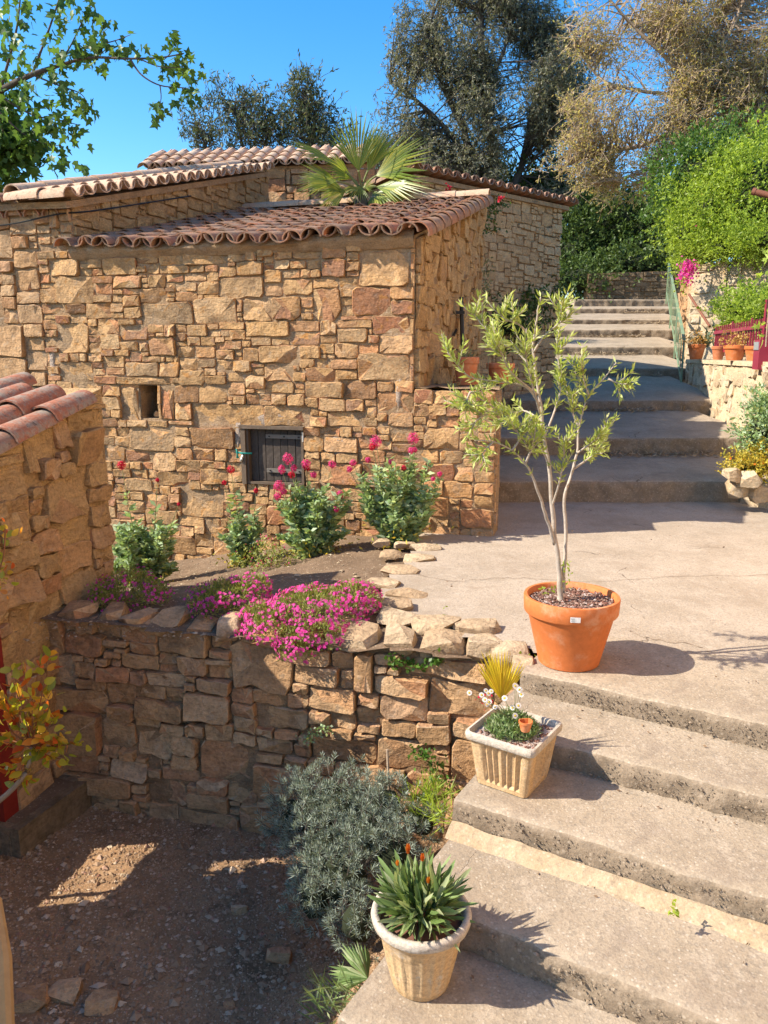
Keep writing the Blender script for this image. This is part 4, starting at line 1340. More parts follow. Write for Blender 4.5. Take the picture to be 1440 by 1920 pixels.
def put_leaf(me, p, d, size, rng, parent, name='leaf', up=None):
    d = unit(d)
    r = Vector((rng.gauss(0, 1), rng.gauss(0, 1), rng.gauss(0, 1))) * (.5 if up else 1) + (Vector(up) if up else Vector((0, 0, 0)))
    x = d.cross(r)
    if x.length < 1e-3: x = d.cross(Vector((.3, .9, .1)))
    x.normalize(); z = x.cross(d)
    return inst(name, me, frame_mat(x * size, d * size, z * size, p), parent)

def lump(c, rad, seed, amp=.25, sub=3):
    bm = bmesh.new()
    bmesh.ops.create_icosphere(bm, subdivisions=sub, radius=1)
    V = []
    for v in bm.verts:
        k = 1 + amp * noise.noise(v.co * 2 + Vector((seed, 0, 0)))
        V.append((c[0] + v.co.x * rad[0] * k, c[1] + v.co.y * rad[1] * k, c[2] + v.co.z * rad[2] * k))
    F = [tuple(v.index for v in f.verts) for f in bm.faces]
    bm.free()
    return V, F

def crown(blobs, rs_, clump_r, per, shell=.55, gap=None, seed=0.0, rag=0.0):
    """leaf positions in clumps spread through ellipsoids"""
    P, C = [], []
    for (c, rad, nc) in blobs:
        d = rs_.normal(size=(nc * 3, 3)); d /= np.linalg.norm(d, axis=1, keepdims=True)
        r = rs_.uniform(shell ** 3, 1, size=(nc * 3, 1)) ** (1 / 3)
        if rag:
            r = r * np.array([1 + rag * (noise.noise(Vector(x) * 2.6 + Vector(c)) + .6 * noise.noise(Vector(x) * 7 + Vector(c))) for x in d])[:, None]
        q = np.asarray(c)[None] + d * r * np.asarray(rad)[None]
        if gap is not None:
            k = np.array([noise.noise(Vector((a[0], a[1], a[2] + seed)) * gap[0]) for a in q])
            q = q[k > gap[1]]
        q = q[:nc]
        C.append(q)
        m = len(q)
        off = rs_.normal(size=(m, per, 3)) * clump_r * rs_.uniform(.6, 1.3, size=(m, 1, 1))
        P.append((q[:, None, :] + off).reshape(-1, 3))
    crown.centers = np.concatenate([np.tile(np.asarray(b_[0]), (len(c_), 1)) for b_, c_ in zip(blobs, C)])
    return np.concatenate(P), np.concatenate(C)

def sprays(C, rs_, ntw, ln, nlf, bias, spread, tb=None, rad=.004, center=None):
    """leafy twigs: leaves set along short shoots instead of scattered singly"""
    C = np.asarray(C); m = len(C)
    base = np.repeat(C, ntw, 0)
    d = rs_.normal(size=(len(base), 3)) * spread + np.asarray(bias)
    if center is not None:
        o = base - np.asarray(center)[np.repeat(np.arange(m), ntw)]
        d += o / (np.linalg.norm(o, axis=1, keepdims=True) + 1e-6) * .9
    d /= np.linalg.norm(d, axis=1, keepdims=True) + 1e-9
    base = base + rs_.normal(size=base.shape) * ln * .35
    L = ln * rs_.uniform(.5, 1.3, (len(base), 1))
    if tb is not None:
        for p, q, l in zip(base, d, L):
            tb.tube([Vector(p), Vector(p + q * l)], [rad, rad * .4], 3, cap=False)
    t = rs_.uniform(.1, 1.0, (len(base), nlf, 1))
    P = base[:, None, :] + d[:, None, :] * L[:, None, :] * t
    D = d[:, None, :] * .7 + rs_.normal(size=P.shape) * .65
    return P.reshape(-1, 3), D.reshape(-1, 3)

def twigs(bld, C, trunks, rng, frac=.5, r=.02, sag=.1):
    T = [p for t in trunks for p in t]
    TA = np.array([tuple(p) for p in T])
    for c in C:
        if rng.random() > frac: continue
        dd = ((TA - c) ** 2).sum(1) + 2.0 * np.maximum(0, TA[:, 2] - c[2]) ** 2
        near = np.argsort(dd)[:6]
        p = T[int(near[rng.randrange(len(near))])]
        q = Vector(c)
        mid = p.lerp(q, .55) + Vector((rng.uniform(-.1, .1), rng.uniform(-.1, .1), sag)) * (q - p).length * .3
        bld.tube(spline([p, mid, q], 3), [r, r * .9, r * .8, r * .65, r * .5, r * .35, r * .25], 4, cap=False)

# ------------------------------------------------------------------ olive in its terracotta pot
rng = random.Random(5)
rs_ = np.random.RandomState(5)
OP = Vector((.977, 3.86, .008))
pot = thing('plant_pot', OP, 'large smooth terracotta pot with a white price label holding the olive tree', 'pot')
b = B()
prof = [(.0, .0), (.15, 0), (.158, .006), (.163, .03), (.222, .272), (.226, .278), (.238, .280), (.242, .286), (.246, .36), (.243, .368), (.228, .368), (.222, .36), (.215, .30), (.205, .26)]
b.lathe(OP, prof, 64)
b.obj('body', M['terracotta'], pot, sharp=40)
b = B(); b.lathe(OP, [(0, .335), (.1, .335), (.219, .328)], 32)
b.obj('soil', M['pot_soil'], pot)
b = B()
for _ in range(900):
    q, r = rng.uniform(0, 6.28), .212 * math.sqrt(rng.random())
    k = rng.uniform(.004, .011)
    V, F = pebble_geo((OP.x + r * math.cos(q), OP.y + r * math.sin(q), OP.z + .336 + rng.uniform(0, .008)), k, rng)
    b.add(V, F)
o = b.obj('bark_chips', M['pot_soil'], pot, sharp=None); o['kind'] = 'stuff'
# label stuck below the rim
ang = math.atan2(at(1080, 1158, 3.6).y - OP.y, at(1080, 1158, 3.6).x - OP.x)
def on_pot(q, z, d=0.0):
    r = .2435 + (z - .30) * .05 + d
    return OP + Vector((r * math.cos(q), r * math.sin(q), z))
V = []
for i in range(7):
    q = ang - .10 + .20 * i / 6
    V += [on_pot(q, .300, .003), on_pot(q, .328, .003)]
lb = mk('price_label', V, [(2 * i, 2 * i + 2, 2 * i + 3, 2 * i + 1) for i in range(6)], M['white'], pot, sharp=180)
V = []; F = []
for k, (a0, a1, z0_, z1_) in enumerate([(-.085 + .013 * j, -.085 + .013 * j + .007, .312, .323) for j in range(6)] + [(-.085, -.01, .305, .308)]):
    V += [on_pot(ang + a0, z0_, .005), on_pot(ang + a1, z0_, .005), on_pot(ang + a1, z1_, .005), on_pot(ang + a0, z1_, .005)]
    F.append((4 * k, 4 * k + 1, 4 * k + 2, 4 * k + 3))
mk('print', V, F, M['ink'], lb, sharp=None)

olive = thing('olive_tree', (OP.x - .03, OP.y, .34), 'young olive tree with three pale stems and silvery green leaves', 'tree')
def ol(pts, dy=None):
    out = []
    for i, (x, y, *r) in enumerate(pts):
        out.append(at(x, y, OP.y + (r[0] if r else 0)))
    return out
stems = [
    (ol([(1050, 1130), (1050, 1085), (1042, 1020), (1035, 950), (1030, 880), (1020, 820), (1012, 750), (1003, 690), (1000, 640), (1008, 590), (1014, 556)]), .0165, .003),
    (ol([(1055, 1110), (1058, 1060, .02), (1061, 1000, .04), (1058, 935, .05), (1066, 905, .06), (1082, 850, .08), (1085, 800, .1), (1102, 745, .13), (1130, 712, .16), (1156, 680, .18)]), .012, .0025),
    (ol([(1040, 1020), (1028, 980, -.03), (1018, 950, -.05), (1003, 905, -.08), (985, 870, -.12), (960, 845, -.15), (925, 828, -.2), (890, 826, -.22)]), .011, .002),
]
bra = [
    [(1030, 880), (1020, 850, -.05), (985, 800, -.1), (935, 770, -.16), (882, 735, -.2)],
    [(1012, 760), (985, 725, -.05), (930, 715, -.1), (878, 705, -.15), (838, 660, -.16)],
    [(1004, 700), (970, 660, .05), (935, 640, .08), (905, 610, .1), (888, 588, .1)],
    [(1001, 660), (1020, 630, -.05), (1048, 605, -.1), (1052, 580, -.1)],
    [(1000, 640), (975, 610, -.06), (950, 600, -.1), (938, 590, -.1)],
    [(1020, 820), (1040, 770, .06), (1052, 720, .1), (1045, 660, .12), (1048, 620, .12)],
    [(1085, 800, .1), (1068, 760, .12), (1062, 720, .14)],
    [(1082, 850, .08), (1110, 830, .02), (1138, 812, -.02)],
    [(1075, 880, .07), (1110, 855, .12), (1132, 838, .15)],
    [(1105, 745, .13), (1095, 715, .1), (1092, 690, .08)],
    [(1035, 950), (1050, 900, -.08), (1058, 850, -.12), (1062, 820, -.14)],
    [(1018, 790), (980, 770, .1), (950, 790, .14), (915, 800, .18)],
    [(985, 870, -.12), (1000, 830, -.16), (1005, 790, -.18)],
    [(1008, 740), (960, 700, -.12), (940, 660, -.18), (930, 640, -.2)],
    [(1014, 780), (990, 690, -.14), (985, 650, -.18)],
    [(882, 735, -.2), (870, 760, -.22)], [(935, 770, -.16), (905, 780, -.2), (880, 800, -.22)],
    [(1140, 710, .16), (1160, 720, .14)], [(925, 828, -.2), (905, 850, -.2)], [(960, 845, -.15), (975, 820, -.2), (960, 800, -.2)],
]
tb_ = B()
LP, LD, LS = [], [], []
def leafy(path, start, dens, size):
    for i in range(len(path) - 1):
        p, q = path[i], path[i + 1]
        t = i / (len(path) - 1)
        if t < start: continue
        d = (q - p); L = d.length; d.normalize()
        for _ in range(max(1, int(L * dens))):
            c = p.lerp(q, rng.random())
            for sgn in (0, 1):
                r = Vector((rng.gauss(0, 1), rng.gauss(0, 1), rng.gauss(.35, 1)))
                r = (r - r.dot(d) * d).normalized()
                LP.append(tuple(c)); LD.append(tuple(d * .9 + r * rng.uniform(.5, 1.2))); LS.append(size * rng.uniform(.6, 1.2))
for k, (pts, r0, r1) in enumerate(stems):
    path = spline(pts, 5)
    n = len(path)
    rad = [r0 + (r1 - r0) * (i / (n - 1)) ** .8 + (.004 if i < 2 and k == 0 else 0) for i in range(n)]
    pth = [p + Vector((nz(i * .4, k), nz(i * .4, k + 5), 0)) * .008 for i, p in enumerate(path)]
    B().tube(pth, rad, 10).obj('stem', M['bark_olive'], olive, sharp=180)
    leafy(path, (.6, .66, .45)[k], 78, .05)
for k, pts in enumerate(bra):
    path = spline(ol(pts), 5)
    n = len(path)
    tb_.tube(path, [.006 - .0042 * i / (n - 1) for i in range(n)], 6)
    leafy(path, .24, 104, .05)
    for _ in range(7):
        i = rng.randrange(n // 3, n)
        p = path[i]
        d = ((path[min(i + 1, n - 1)] - path[i - 1]).normalized() + Vector((rng.gauss(0, .7), rng.gauss(0, .7), rng.gauss(.35, .6)))).normalized()
        tw = [p, p + d * .05, p + d * .1 + Vector((0, 0, .012))]
        tb_.tube(tw, [.0025, .002, .0012], 5)
        leafy(spline(tw, 3), 0, 112, .047)
tb_.obj('branches', M['bark_olive'], olive, sharp=180)
foliage('crown', LP, LD, LS, np.array(LS) * .225, M['leaf_olive'], olive, rs_, .1)
wd = thing('weed', (OP.x + .03, OP.y - .1, .34), 'small weeds sprouting in the olive pot', 'weed')
P = [tuple(at(1062 + rng.uniform(-8, 8), 1105 - rng.uniform(0, 50), OP.y - .03)) for _ in range(26)] + [tuple(at(1030 + rng.uniform(-16, 16), 1112 + rng.uniform(-10, 4), OP.y - .05)) for _ in range(16)]
foliage('leaves', P, rdir(rs_, len(P), (0, 0, .8)), .022, .012, M['leaf_hedge'], wd, rs_)

# ------------------------------------------------------------------ square fluted planter
qc = Vector((.565, 3.10, -.226))
qx, qy = unit((.82, -.57, 0)), unit((.57, .82, 0))
sq = thing('square_planter', qc, 'square fluted cast-stone planter on the step below the olive pot', 'planter')
def ringpts(h, z, notch, n=15, rc=.025):
    pts = []
    for s in range(4):
        ax, ay = ((qx, -qy), (qy, qx), (-qx, qy), (-qy, -qx))[s]
        for i in range(n):
            t = -1 + 2 * i / n
            p = ax * (t * h) + ay * h
            inn = 0
            if notch and abs(t) < .72:
                for c_ in (-.52, -.30, .0 - .08, .16, .40, .62):
                    if abs(t - c_) < .075: inn = notch
            c = max(0, abs(t) - .86) / .14
            pts.append(qc + p - ay * inn - ay * (c * c * .012) - ax * (math.copysign(c * c * .006, t)) + UZ * z)
    return pts
n = 30
prof = [(.118, .0, 0), (.121, .02, 0), (.124, .032, .013), (.144, .19, .013), (.146, .202, .003), (.149, .208, 0), (.157, .211, 0), (.161, .216, 0), (.163, .238, 0), (.159, .247, 0), (.150, .248, 0), (.145, .242, 0), (.141, .215, 0)]
V, F, fm = [], [], []
for (h, z, nt) in prof: V += ringpts(h, z, nt, n)
m = 4 * n
for i in range(len(prof) - 1):
    for j in range(m):
        F.append((i * m + j, i * m + (j + 1) % m, (i + 1) * m + (j + 1) % m, (i + 1) * m + j)); fm.append(1 if i >= 6 else 0)
mk('body', V, F, [M['cast_stone'], M['cast_rim']], sq, None, fm, sharp=40)
V = [qc + qx * (i * .14) + qy * (j * .14) + UZ * .222 for i, j in ((-1, -1), (1, -1), (1, 1), (-1, 1))]
mk('soil', V, [(0, 1, 2, 3)], M['pot_soil'], sq, sharp=None)
b = B()
for _ in range(260):
    p = qc + qx * rng.uniform(-.13, .13) + qy * rng.uniform(-.13, .13) + UZ * .224
    V, F = pebble_geo(p, rng.uniform(.004, .01), rng); b.add(V, F)
o = b.obj('soil_crumbs', M['pot_soil'], sq, sharp=None); o['kind'] = 'stuff'

def fan(base, d, up, size, nl, spread, mat, parent, rng, name='frond', wl=.05, petiole=0.0, droop=.15):
    """one fan-palm frond: stalk and a pleated fan of leaflets"""
    d = unit(d); s = d.cross(unit(up)).normalized(); nrm = s.cross(d).normalized()
    b = B()
    if petiole: b.tube(spline([Vector(base) - d * petiole + UZ * (-.1 * petiole), Vector(base) - d * petiole * .4, Vector(base)], 3), [.012 * size / .5] * 7, 5)
    for i in range(nl):
        t = -1 + 2 * (i + .5) / nl
        q = t * spread
        dd = (d * math.cos(q) + s * math.sin(q)).normalized()
        L = size * (1 - .28 * abs(t) ** 2) * rng.uniform(.9, 1.05)
        w = wl * size * rng.uniform(.85, 1.1)
        ss = (dd.cross(nrm)).normalized()
        p0 = Vector(base)
        p1 = p0 + dd * L * .55 + nrm * (.03 * size)
        p2 = p0 + dd * L - UZ * (droop * L * rng.uniform(.4, 1.3)) + nrm * .02 * size
        V = [p0 + ss * w * .12, p0 - ss * w * .12, p1 + ss * w, p1 + nrm * w * .7, p1 - ss * w, p2]
        b.add(V, [(0, 3, 2), (0, 1, 3), (1, 4, 3), (2, 3, 5), (3, 4, 5)])
    return b.obj(name, mat, parent, Vector(base), sharp=None)

yp = thing('fan_palm', qc + qy * .05 + UZ * .22, 'small yellowed fan palm growing in the square planter', 'palm')
pb = at(940, 1312, 3.14)
for k, (tx, ty) in enumerate(((905, 1222), (930, 1215), (948, 1222), (972, 1240), (918, 1250), (960, 1255))):
    tp_ = at(tx, ty, 3.14 + .05 * (k % 3 - 1))
    fan(pb, tp_ - pb, (0, -1, .2) if k % 2 else (.3, -1, .1), (tp_ - pb).length * 1.05, 8, .27, M['leaf_palm_yellow'], yp, rng, wl=.026, droop=-.02)
dz = thing('daisy_clump', qc + UZ * .22, 'clump of small white daisies in the square planter', 'daisies')
P = []; D = []
for _ in range(2200):
    q, r = rng.uniform(0, 6.28), .11 * math.sqrt(rng.random())
    c = qc + qx * (r * math.cos(q) - .01) + qy * (r * math.sin(q)) + UZ * (.225 + rng.random() * .11 * (1 - r / .13))
    P.append(tuple(c)); D.append((rng.gauss(0, .6), rng.gauss(0, .6), rng.uniform(.2, 1.2)))
foliage('foliage', P, D, .03, .006, M['leaf_gaz'], dz, rs_, .05)
for (x, y) in ((903, 1303), (911, 1295), (916, 1300), (921, 1296), (909, 1312), (917, 1316), (928, 1326), (946, 1309), (969, 1288), (974, 1293), (977, 1302), (961, 1327), (972, 1323), (966, 1342), (880, 1299), (966, 1286), (913, 1321)):
    c = at(x, y, 3.08 + rng.uniform(-.05, .05))
    nd = unit((rng.uniform(-.4, .4), -1, .7 + rng.uniform(-.3, .3)))
    s1 = nd.cross(UZ).normalized(); s2 = s1.cross(nd)
    fl = B()
    R_ = .0135 * rng.uniform(.8, 1.15)
    for i in range(12):
        q = i * math.pi / 6
        e1 = s1 * math.cos(q) + s2 * math.sin(q); e2 = s1 * math.cos(q + 1.57) + s2 * math.sin(q + 1.57)
        fl.add([c + e1 * R_ * .25, c + e1 * R_ * .7 + e2 * R_ * .2, c + e1 * R_, c + e1 * R_ * .7 - e2 * R_ * .2], [(0, 1, 2, 3)])
    f = fl.obj('daisy', M['flower_white'], dz, c, sharp=None)
    B().lathe((0, 0, 0), [(0, .003), (.003, .0022), (.0042, 0)], 8)
    cb_ = B(); 
    for i in range(8):
        q = i * math.pi / 4
        cb_.add([c + nd * .0035, c + nd * .001 + (s1 * math.cos(q) + s2 * math.sin(q)) * R_ * .33, c + nd * .001 + (s1 * math.cos(q + .785) + s2 * math.sin(q + .785)) * R_ * .33], [(0, 1, 2)])
    cb_.obj('flower_centre', M['flower_yellow'], f, c, sharp=None)
    B().tube([c - nd * .002, c.lerp(qc + UZ * .24, .5) + UZ * .01, qc + UZ * .23 + (c - qc) * .15], .0012, 4).obj('stalk', M['stem'], dz)
P = [tuple(at(900 + rng.gauss(6, 9), 1318 + rng.gauss(0, 8), 3.12)) for _ in range(22)]
foliage('pink_buds', P, rdir(rs_, len(P), (0, 0, .3)), .014, .011, M['flower_red'], dz, rs_)
# little broken terracotta pot lying in it
sp = at(985, 1366, 2.97)
tp0 = thing('broken_pot', sp, 'tiny broken terracotta pot lying in the square planter', 'pot')
b = B(); b.lathe(sp + UZ * -.01, [(.0, .0), (.018, 0), (.027, .035), (.029, .036), (.029, .045), (.025, .045), (.02, .01)], 20, rfn=lambda r, z, q, i: r * (1 if not (1.0 < q < 2.2 and i > 2) else .8))
b.obj('body', M['terracotta'], tp0)

# ------------------------------------------------------------------ round fluted pot with gazania
rc_ = Vector((.125, 2.28, -.502))
rp = thing('round_planter', rc_, 'round fluted cast-stone pot on the bottom step', 'planter')
prof = [(0, 0), (.092, 0), (.097, .006), (.104, .03), (.120, .10), (.137, .19), (.148, .225), (.157, .238), (.166, .247), (.169, .262), (.166, .275), (.158, .279), (.146, .276), (.140, .262), (.136, .235)]
def flute(r, z, q, i):
    k = max(0, 1 - abs(z - .115) / .11)
    return r - .006 * k * (1 if math.cos(q * 22) > -.1 else 0)
b = B(); b.lathe(rc_, prof[:9], 176, rfn=flute); b.obj('body', M['cast_stone'], rp, sharp=50)
b = B(); b.lathe(rc_, prof[7:], 64, rfn=lambda r, z, q, i: r * (1 + .006 * nz(q * 3, z * 20))); b.obj('rim', M['cast_rim'], rp, sharp=60)
b = B(); b.lathe(rc_, [(0, .246), (.08, .246), (.14, .24)], 28); b.obj('soil', M['pot_soil'], rp)
gz = thing('gazania_plant', rc_ + UZ * .24, 'bushy gazania with long green leaves and closed orange buds', 'plant')
bl = leaf_mesh('blade', M['leaf_gaz'])
for i in range(300):
    q = rng.uniform(0, 6.28)
    t = rng.random() ** .9
    r0 = .055 * math.sqrt(rng.random())
    base = rc_ + Vector((r0 * math.cos(q), r0 * math.sin(q), .245 + rng.random() * .05))
    tilt = .05 + 1.35 * t + rng.gauss(0, .15)
    d = Vector((math.sin(tilt) * math.cos(q), math.sin(tilt) * math.sin(q), math.cos(tilt)))
    put_leaf(bl, base, d, rng.uniform(.09, .185) * (1.12 - .3 * t), rng, gz, up=(0, 0, .7))
for (x, y, s) in ((765, 1600, .95), (792, 1614, .7), (745, 1622, .45), (803, 1655, .55), (727, 1680, .5)):
    c = at(x, y, 2.3 + (.04 if s > .9 else -.03))
    bd = B()
    for i in range(8):
        q = i * .785
        s1 = Vector((math.cos(q), math.sin(q), 0)); s2 = Vector((-math.sin(q), math.cos(q), 0))
        bd.add([c + s1 * .003 - s2 * .003, c + s1 * .003 + s2 * .003, c + s1 * .009 * s + s2 * .004 + UZ * .02 * s, c + s1 * .004 + UZ * .04 * s, c + s1 * .009 * s - s2 * .004 + UZ * .02 * s], [(0, 1, 2, 3, 4)])
    bd.obj('flower_bud', M['flower_orange'], gz, c, sharp=None)
    B().tube([c, c.lerp(rc_ + UZ * .26, .5) + UZ * .015, rc_ + UZ * .26], .0025, 5).obj('stalk', M['stem'], gz)
# dwarf palm seedling at the foot of the stair
pp = thing('fan_palm', at(655, 1850, 2.72), 'dark green dwarf fan palm squeezed between pot and courtyard', 'palm')
pb = at(690, 1835, 2.68)
for (tx, ty, yy) in ((640, 1765, 2.8), (662, 1760, 2.76), (612, 1815, 2.75), (618, 1850, 2.66), (676, 1762, 2.7)):
    tp_ = at(tx, ty, yy)
    fan(pb, tp_ - pb, (.1, -.6, .8), (tp_ - pb).length, 5, .22, M['leaf_gaz'], pp, rng, wl=.06, droop=.05)
P = []; D = []
for _ in range(120):
    c = at(rng.uniform(590, 690), rng.uniform(1850, 1920), 2.6 + rng.uniform(-.1, .1)); P.append(tuple(c)); D.append((rng.gauss(-.4, .5), rng.gauss(0, .5), rng.uniform(.1, 1)))
gt = foliage('grass_tuft', P, D, .11, .007, M['leaf_gaz'], None, rs_); tag(gt, 'dark grass tuft beside the bottom step', 'grass', None, 'stuff')
# ------------------------------------------------------------------ valerian clumps along the shed wall
rng = random.Random(31); rs_ = np.random.RandomState(31)
def valerian(base, tops, width, height, nst, label, red=False, leafn=1.0):
    t = thing('valerian_plant', base, label, 'plant', 'valerian clumps along the shed wall')
    P, D, L = [], [], []
    sb = B()
    tips = [(Vector(p), r) for p, r in tops]
    for _ in range(nst):
        q = rng.uniform(0, 6.28); r = width * math.sqrt(rng.random())
        tips.append((base + Vector((r * math.cos(q), r * .6 * math.sin(q), height * rng.uniform(.3, 1.25) * (1 - .15 * r / width))), 0))
    for p, hr in tips:
        b0 = base + Vector((rng.gauss(0, .05), rng.gauss(0, .04), 0))
        mid = b0.lerp(p, .5) + Vector(((p.x - b0.x) * .15, 0, .05))
        path = spline([b0, mid, p], 5)
        sb.tube(path, [.005 - .003 * i / (len(path) - 1) for i in range(len(path))], 5, cap=False)
        n = len(path)
        for i in range(1, n):
            if hr and i > n * .72: continue
            for k in range(int(9 * leafn) if i > 1 else 6):
                q = rng.uniform(0, 6.28)
                P.append(tuple(path[i].lerp(path[i - 1], rng.random()))); D.append((math.cos(q), math.sin(q), rng.uniform(-.1, .9))); L.append(rng.uniform(.055, .11) * (1.2 - .5 * i / n))
        if hr:
            hb = B()
            hr *= 1.25
            m = int(150 * min(1.6, hr / .035))
            for _ in range(m):
                d = Vector((rng.gauss(0, 1), rng.gauss(0, 1), rng.gauss(0, 1))).normalized()
                c = p + Vector((d.x * hr, d.y * hr, d.z * hr * 1.05)) * rng.uniform(.55, 1)
                s1 = d.cross(Vector((.3, .8, .5))).normalized(); s2 = d.cross(s1)
                k = .0065
                hb.add([c + s1 * k, c + s2 * k + d * .002, c - s1 * k, c - s2 * k + d * .002], [(0, 1, 2, 3)])
            hb.obj('flower_head', M['flower_red'] if red or rng.random() < .2 else M['flower_pink'], t, p, sharp=None)
    sb.obj('stems', M['stem'], t, sharp=180)['kind'] = 'stuff'
    foliage('foliage', P, D, L, np.array(L) * .42, M['leaf_val'], t, rs_, .15)
    # withered yellow leaves near the ground
    m = 90
    Pq = [tuple(base + Vector((rng.gauss(0, width * .5), rng.gauss(0, width * .3) - .05, rng.uniform(.01, .16)))) for _ in range(m)]
    foliage('withered_leaves', Pq, rdir(rs_, m, (0, 0, -.3)), .05, .018, M['leaf_yellow'], t, rs_)
def onbed(x, y, Y):
    p = at(x, y, Y); return Vector((p.x, p.y, bed_z(p.x, p.y)))
v1 = onbed(750, 1010, 6.62)
valerian(v1, [(at(705, 828, 6.6), .046), (at(698, 838, 6.55), .026), (at(775, 822, 6.6), .044), (at(771, 845, 6.5), .024), (at(662, 868, 6.6), .026), (at(655, 880, 6.65), .022), (at(690, 862, 6.6), .02), (at(757, 877, 6.6), .022), (at(733, 866, 6.6), .02), (at(824, 889, 6.5), .02), (at(812, 898, 6.5), .016), (at(778, 843, 6.62), .02)], .36, .68, 46, 'rightmost bushy valerian with tall pink heads below the shed corner', leafn=1.0)
v2 = onbed(590, 1030, 6.62)
valerian(v2, [(at(540, 860, 6.6), .042), (at(528, 880, 6.55), .03), (at(551, 878, 6.6), .026), (at(547, 890, 6.62), .026), (at(574, 870, 6.6), .036), (at(588, 890, 6.6), .026), (at(523, 912, 6.5), .042), (at(521, 930, 6.5), .028), (at(532, 922, 6.5), .026), (at(623, 871, 6.6), .03), (at(637, 927, 6.55), .03), (at(630, 955, 6.5), .022), (at(576, 878, 6.63), .025)], .32, .52, 44, 'middle valerian with pink heads in front of the little plank door')
v3 = onbed(455, 1025, 6.75)
valerian(v3, [(at(433, 880, 6.7), .03), (at(420, 905, 6.7), .018), (at(480, 920, 6.65), .018)], .2, .55, 15, 'thin valerian with one red head left of the plank door', True, .9)
v4 = onbed(270, 1050, 6.55)
valerian(v4, [(at(228, 872, 6.5), .034), (at(295, 900, 6.5), .014), (at(335, 945, 6.4), .012)], .3, .52, 44, 'leafy valerian with a single red head beside the ochre wall', True, 1.2)
mx = onbed(505, 1020, 6.35)
P, C = crown([(tuple(mx + UZ * .08), (.26, .2, .14), 60)], rs_, .03, 14, .2)
t = thing('groundcover_plant', mx, 'low scrambling plant with small crimson flowers under the plank door', 'plant')
foliage('foliage', P, rdir(rs_, len(P), (0, 0, .5)), .03, .013, M['leaf_mound'], t, rs_)
q = P[rs_.choice(len(P), 60)] + [0, -.02, .03]
foliage('blossoms', q, rdir(rs_, 60), .018, .016, M['flower_pink'], t, rs_)

# ------------------------------------------------------------------ pink mounds on the retaining wall
def mound(blobs, nl, nf, label, shade=1.0, dens=1.0):
    c0 = Vector(blobs[0][0])
    t = thing('flower_mound', c0 - UZ * .1, label, 'flowers', 'pink flower mounds on the retaining wall')
    P, D, FP, FD = [], [], [], []
    for (c, rad) in blobs:
        c = np.asarray(c); rad = np.asarray(rad)
        k = rad[0] * rad[1]
        n = int(nl * k); m = int(nf * k)
        d = rs_.normal(size=(n, 3)); d /= np.linalg.norm(d, axis=1, keepdims=True); d[:, 2] = np.where(d[:, 2] < -.3, -d[:, 2], d[:, 2])
        r = rs_.uniform(.35, 1, (n, 1)) ** .5
        bumpy = np.array([1 + .28 * noise.noise(Vector(x) * 3 + Vector((c[0], c[1], 0)) * 4) for x in d])[:, None]
        P.append(c + d * r * rad * bumpy); D.append(d * .6 + rs_.normal(size=(n, 3)) * .5 + [0, 0, .5])
        d = rs_.normal(size=(m, 3)); d /= np.linalg.norm(d, axis=1, keepdims=True); d[:, 2] = np.where(d[:, 2] < -.3, -d[:, 2], d[:, 2])
        keep = np.array([noise.noise(Vector(x) * 2.2 + Vector((c[0] * 7, c[1] * 5, 1.7))) for x in d]) > -.12
        d = d[keep]; m = len(d)
        bumpy = np.array([1 + .28 * noise.noise(Vector(x) * 3 + Vector((c[0], c[1], 0)) * 4) for x in d])[:, None]
        FP.append(c + d * rs_.uniform(.98, 1.14, (m, 1)) * rad * bumpy); FD.append(d + rs_.normal(size=(m, 3)) * .35 + np.array([-.2, -.4, .3]))
    P = np.concatenate(P); D = np.concatenate(D); FP = np.concatenate(FP); FD = np.concatenate(FD)
    foliage('foliage', P, D, rs_.uniform(.014, .04, len(P)), .0075, M['leaf_mound'], t, rs_, .1)
    # five-petalled blossoms
    m = len(FP)
    FD /= np.linalg.norm(FD, axis=1, keepdims=True)
    A = np.cross(FD, rs_.normal(size=(m, 3))); A /= np.linalg.norm(A, axis=1, keepdims=True); Bv = np.cross(FD, A)
    size = rs_.uniform(.0078, .012, (m, 1))
    V = np.empty((m, 5, 4, 3))
    for k in range(5):
        q = 2 * math.pi * k / 5
        e = A * math.cos(q) + Bv * math.sin(q); f = A * math.cos(q + 1.57) + Bv * math.sin(q + 1.57)
        V[:, k, 0] = FP; V[:, k, 1] = FP + e * size * .75 + f * size * .42 + FD * size * .25
        V[:, k, 2] = FP + e * size * 1.05; V[:, k, 3] = FP + e * size * .75 - f * size * .42 + FD * size * .25
    o = mk('blossoms', V.reshape(-1, 3), np.arange(m * 20).reshape(m * 5, 4), M['flower_mound'], t, sharp=None)
    o['kind'] = 'stuff'
def mb(x, y, Y, rx, ry, rz):
    return (tuple(at(x, y, Y)), (rx, ry, rz))
mound([mb(600, 1140, 4.62, .30, .26, .11), mb(530, 1175, 4.45, .22, .2, .13), mb(665, 1125, 4.7, .16, .2, .10), mb(585, 1200, 4.30, .20, .11, .13), mb(555, 1225, 4.26, .11, .09, .11), mb(490, 1160, 4.55, .14, .14, .1)], 52000, 15000, 'large magenta flower mound spilling over the retaining wall in sun')
mound([mb(430, 1125, 4.82, .24, .22, .13), mb(395, 1140, 4.72, .15, .14, .11), mb(475, 1110, 4.92, .13, .14, .11)], 42000, 8500, 'smaller pink flower mound in half shade on the bed')
mound([mb(240, 1115, 5.05, .24, .2, .16), mb(205, 1130, 4.95, .14, .14, .12), mb(285, 1120, 4.95, .14, .14, .11)], 42000, 5500, 'shaded sparse pink flower mound at the foot of the ochre wall')

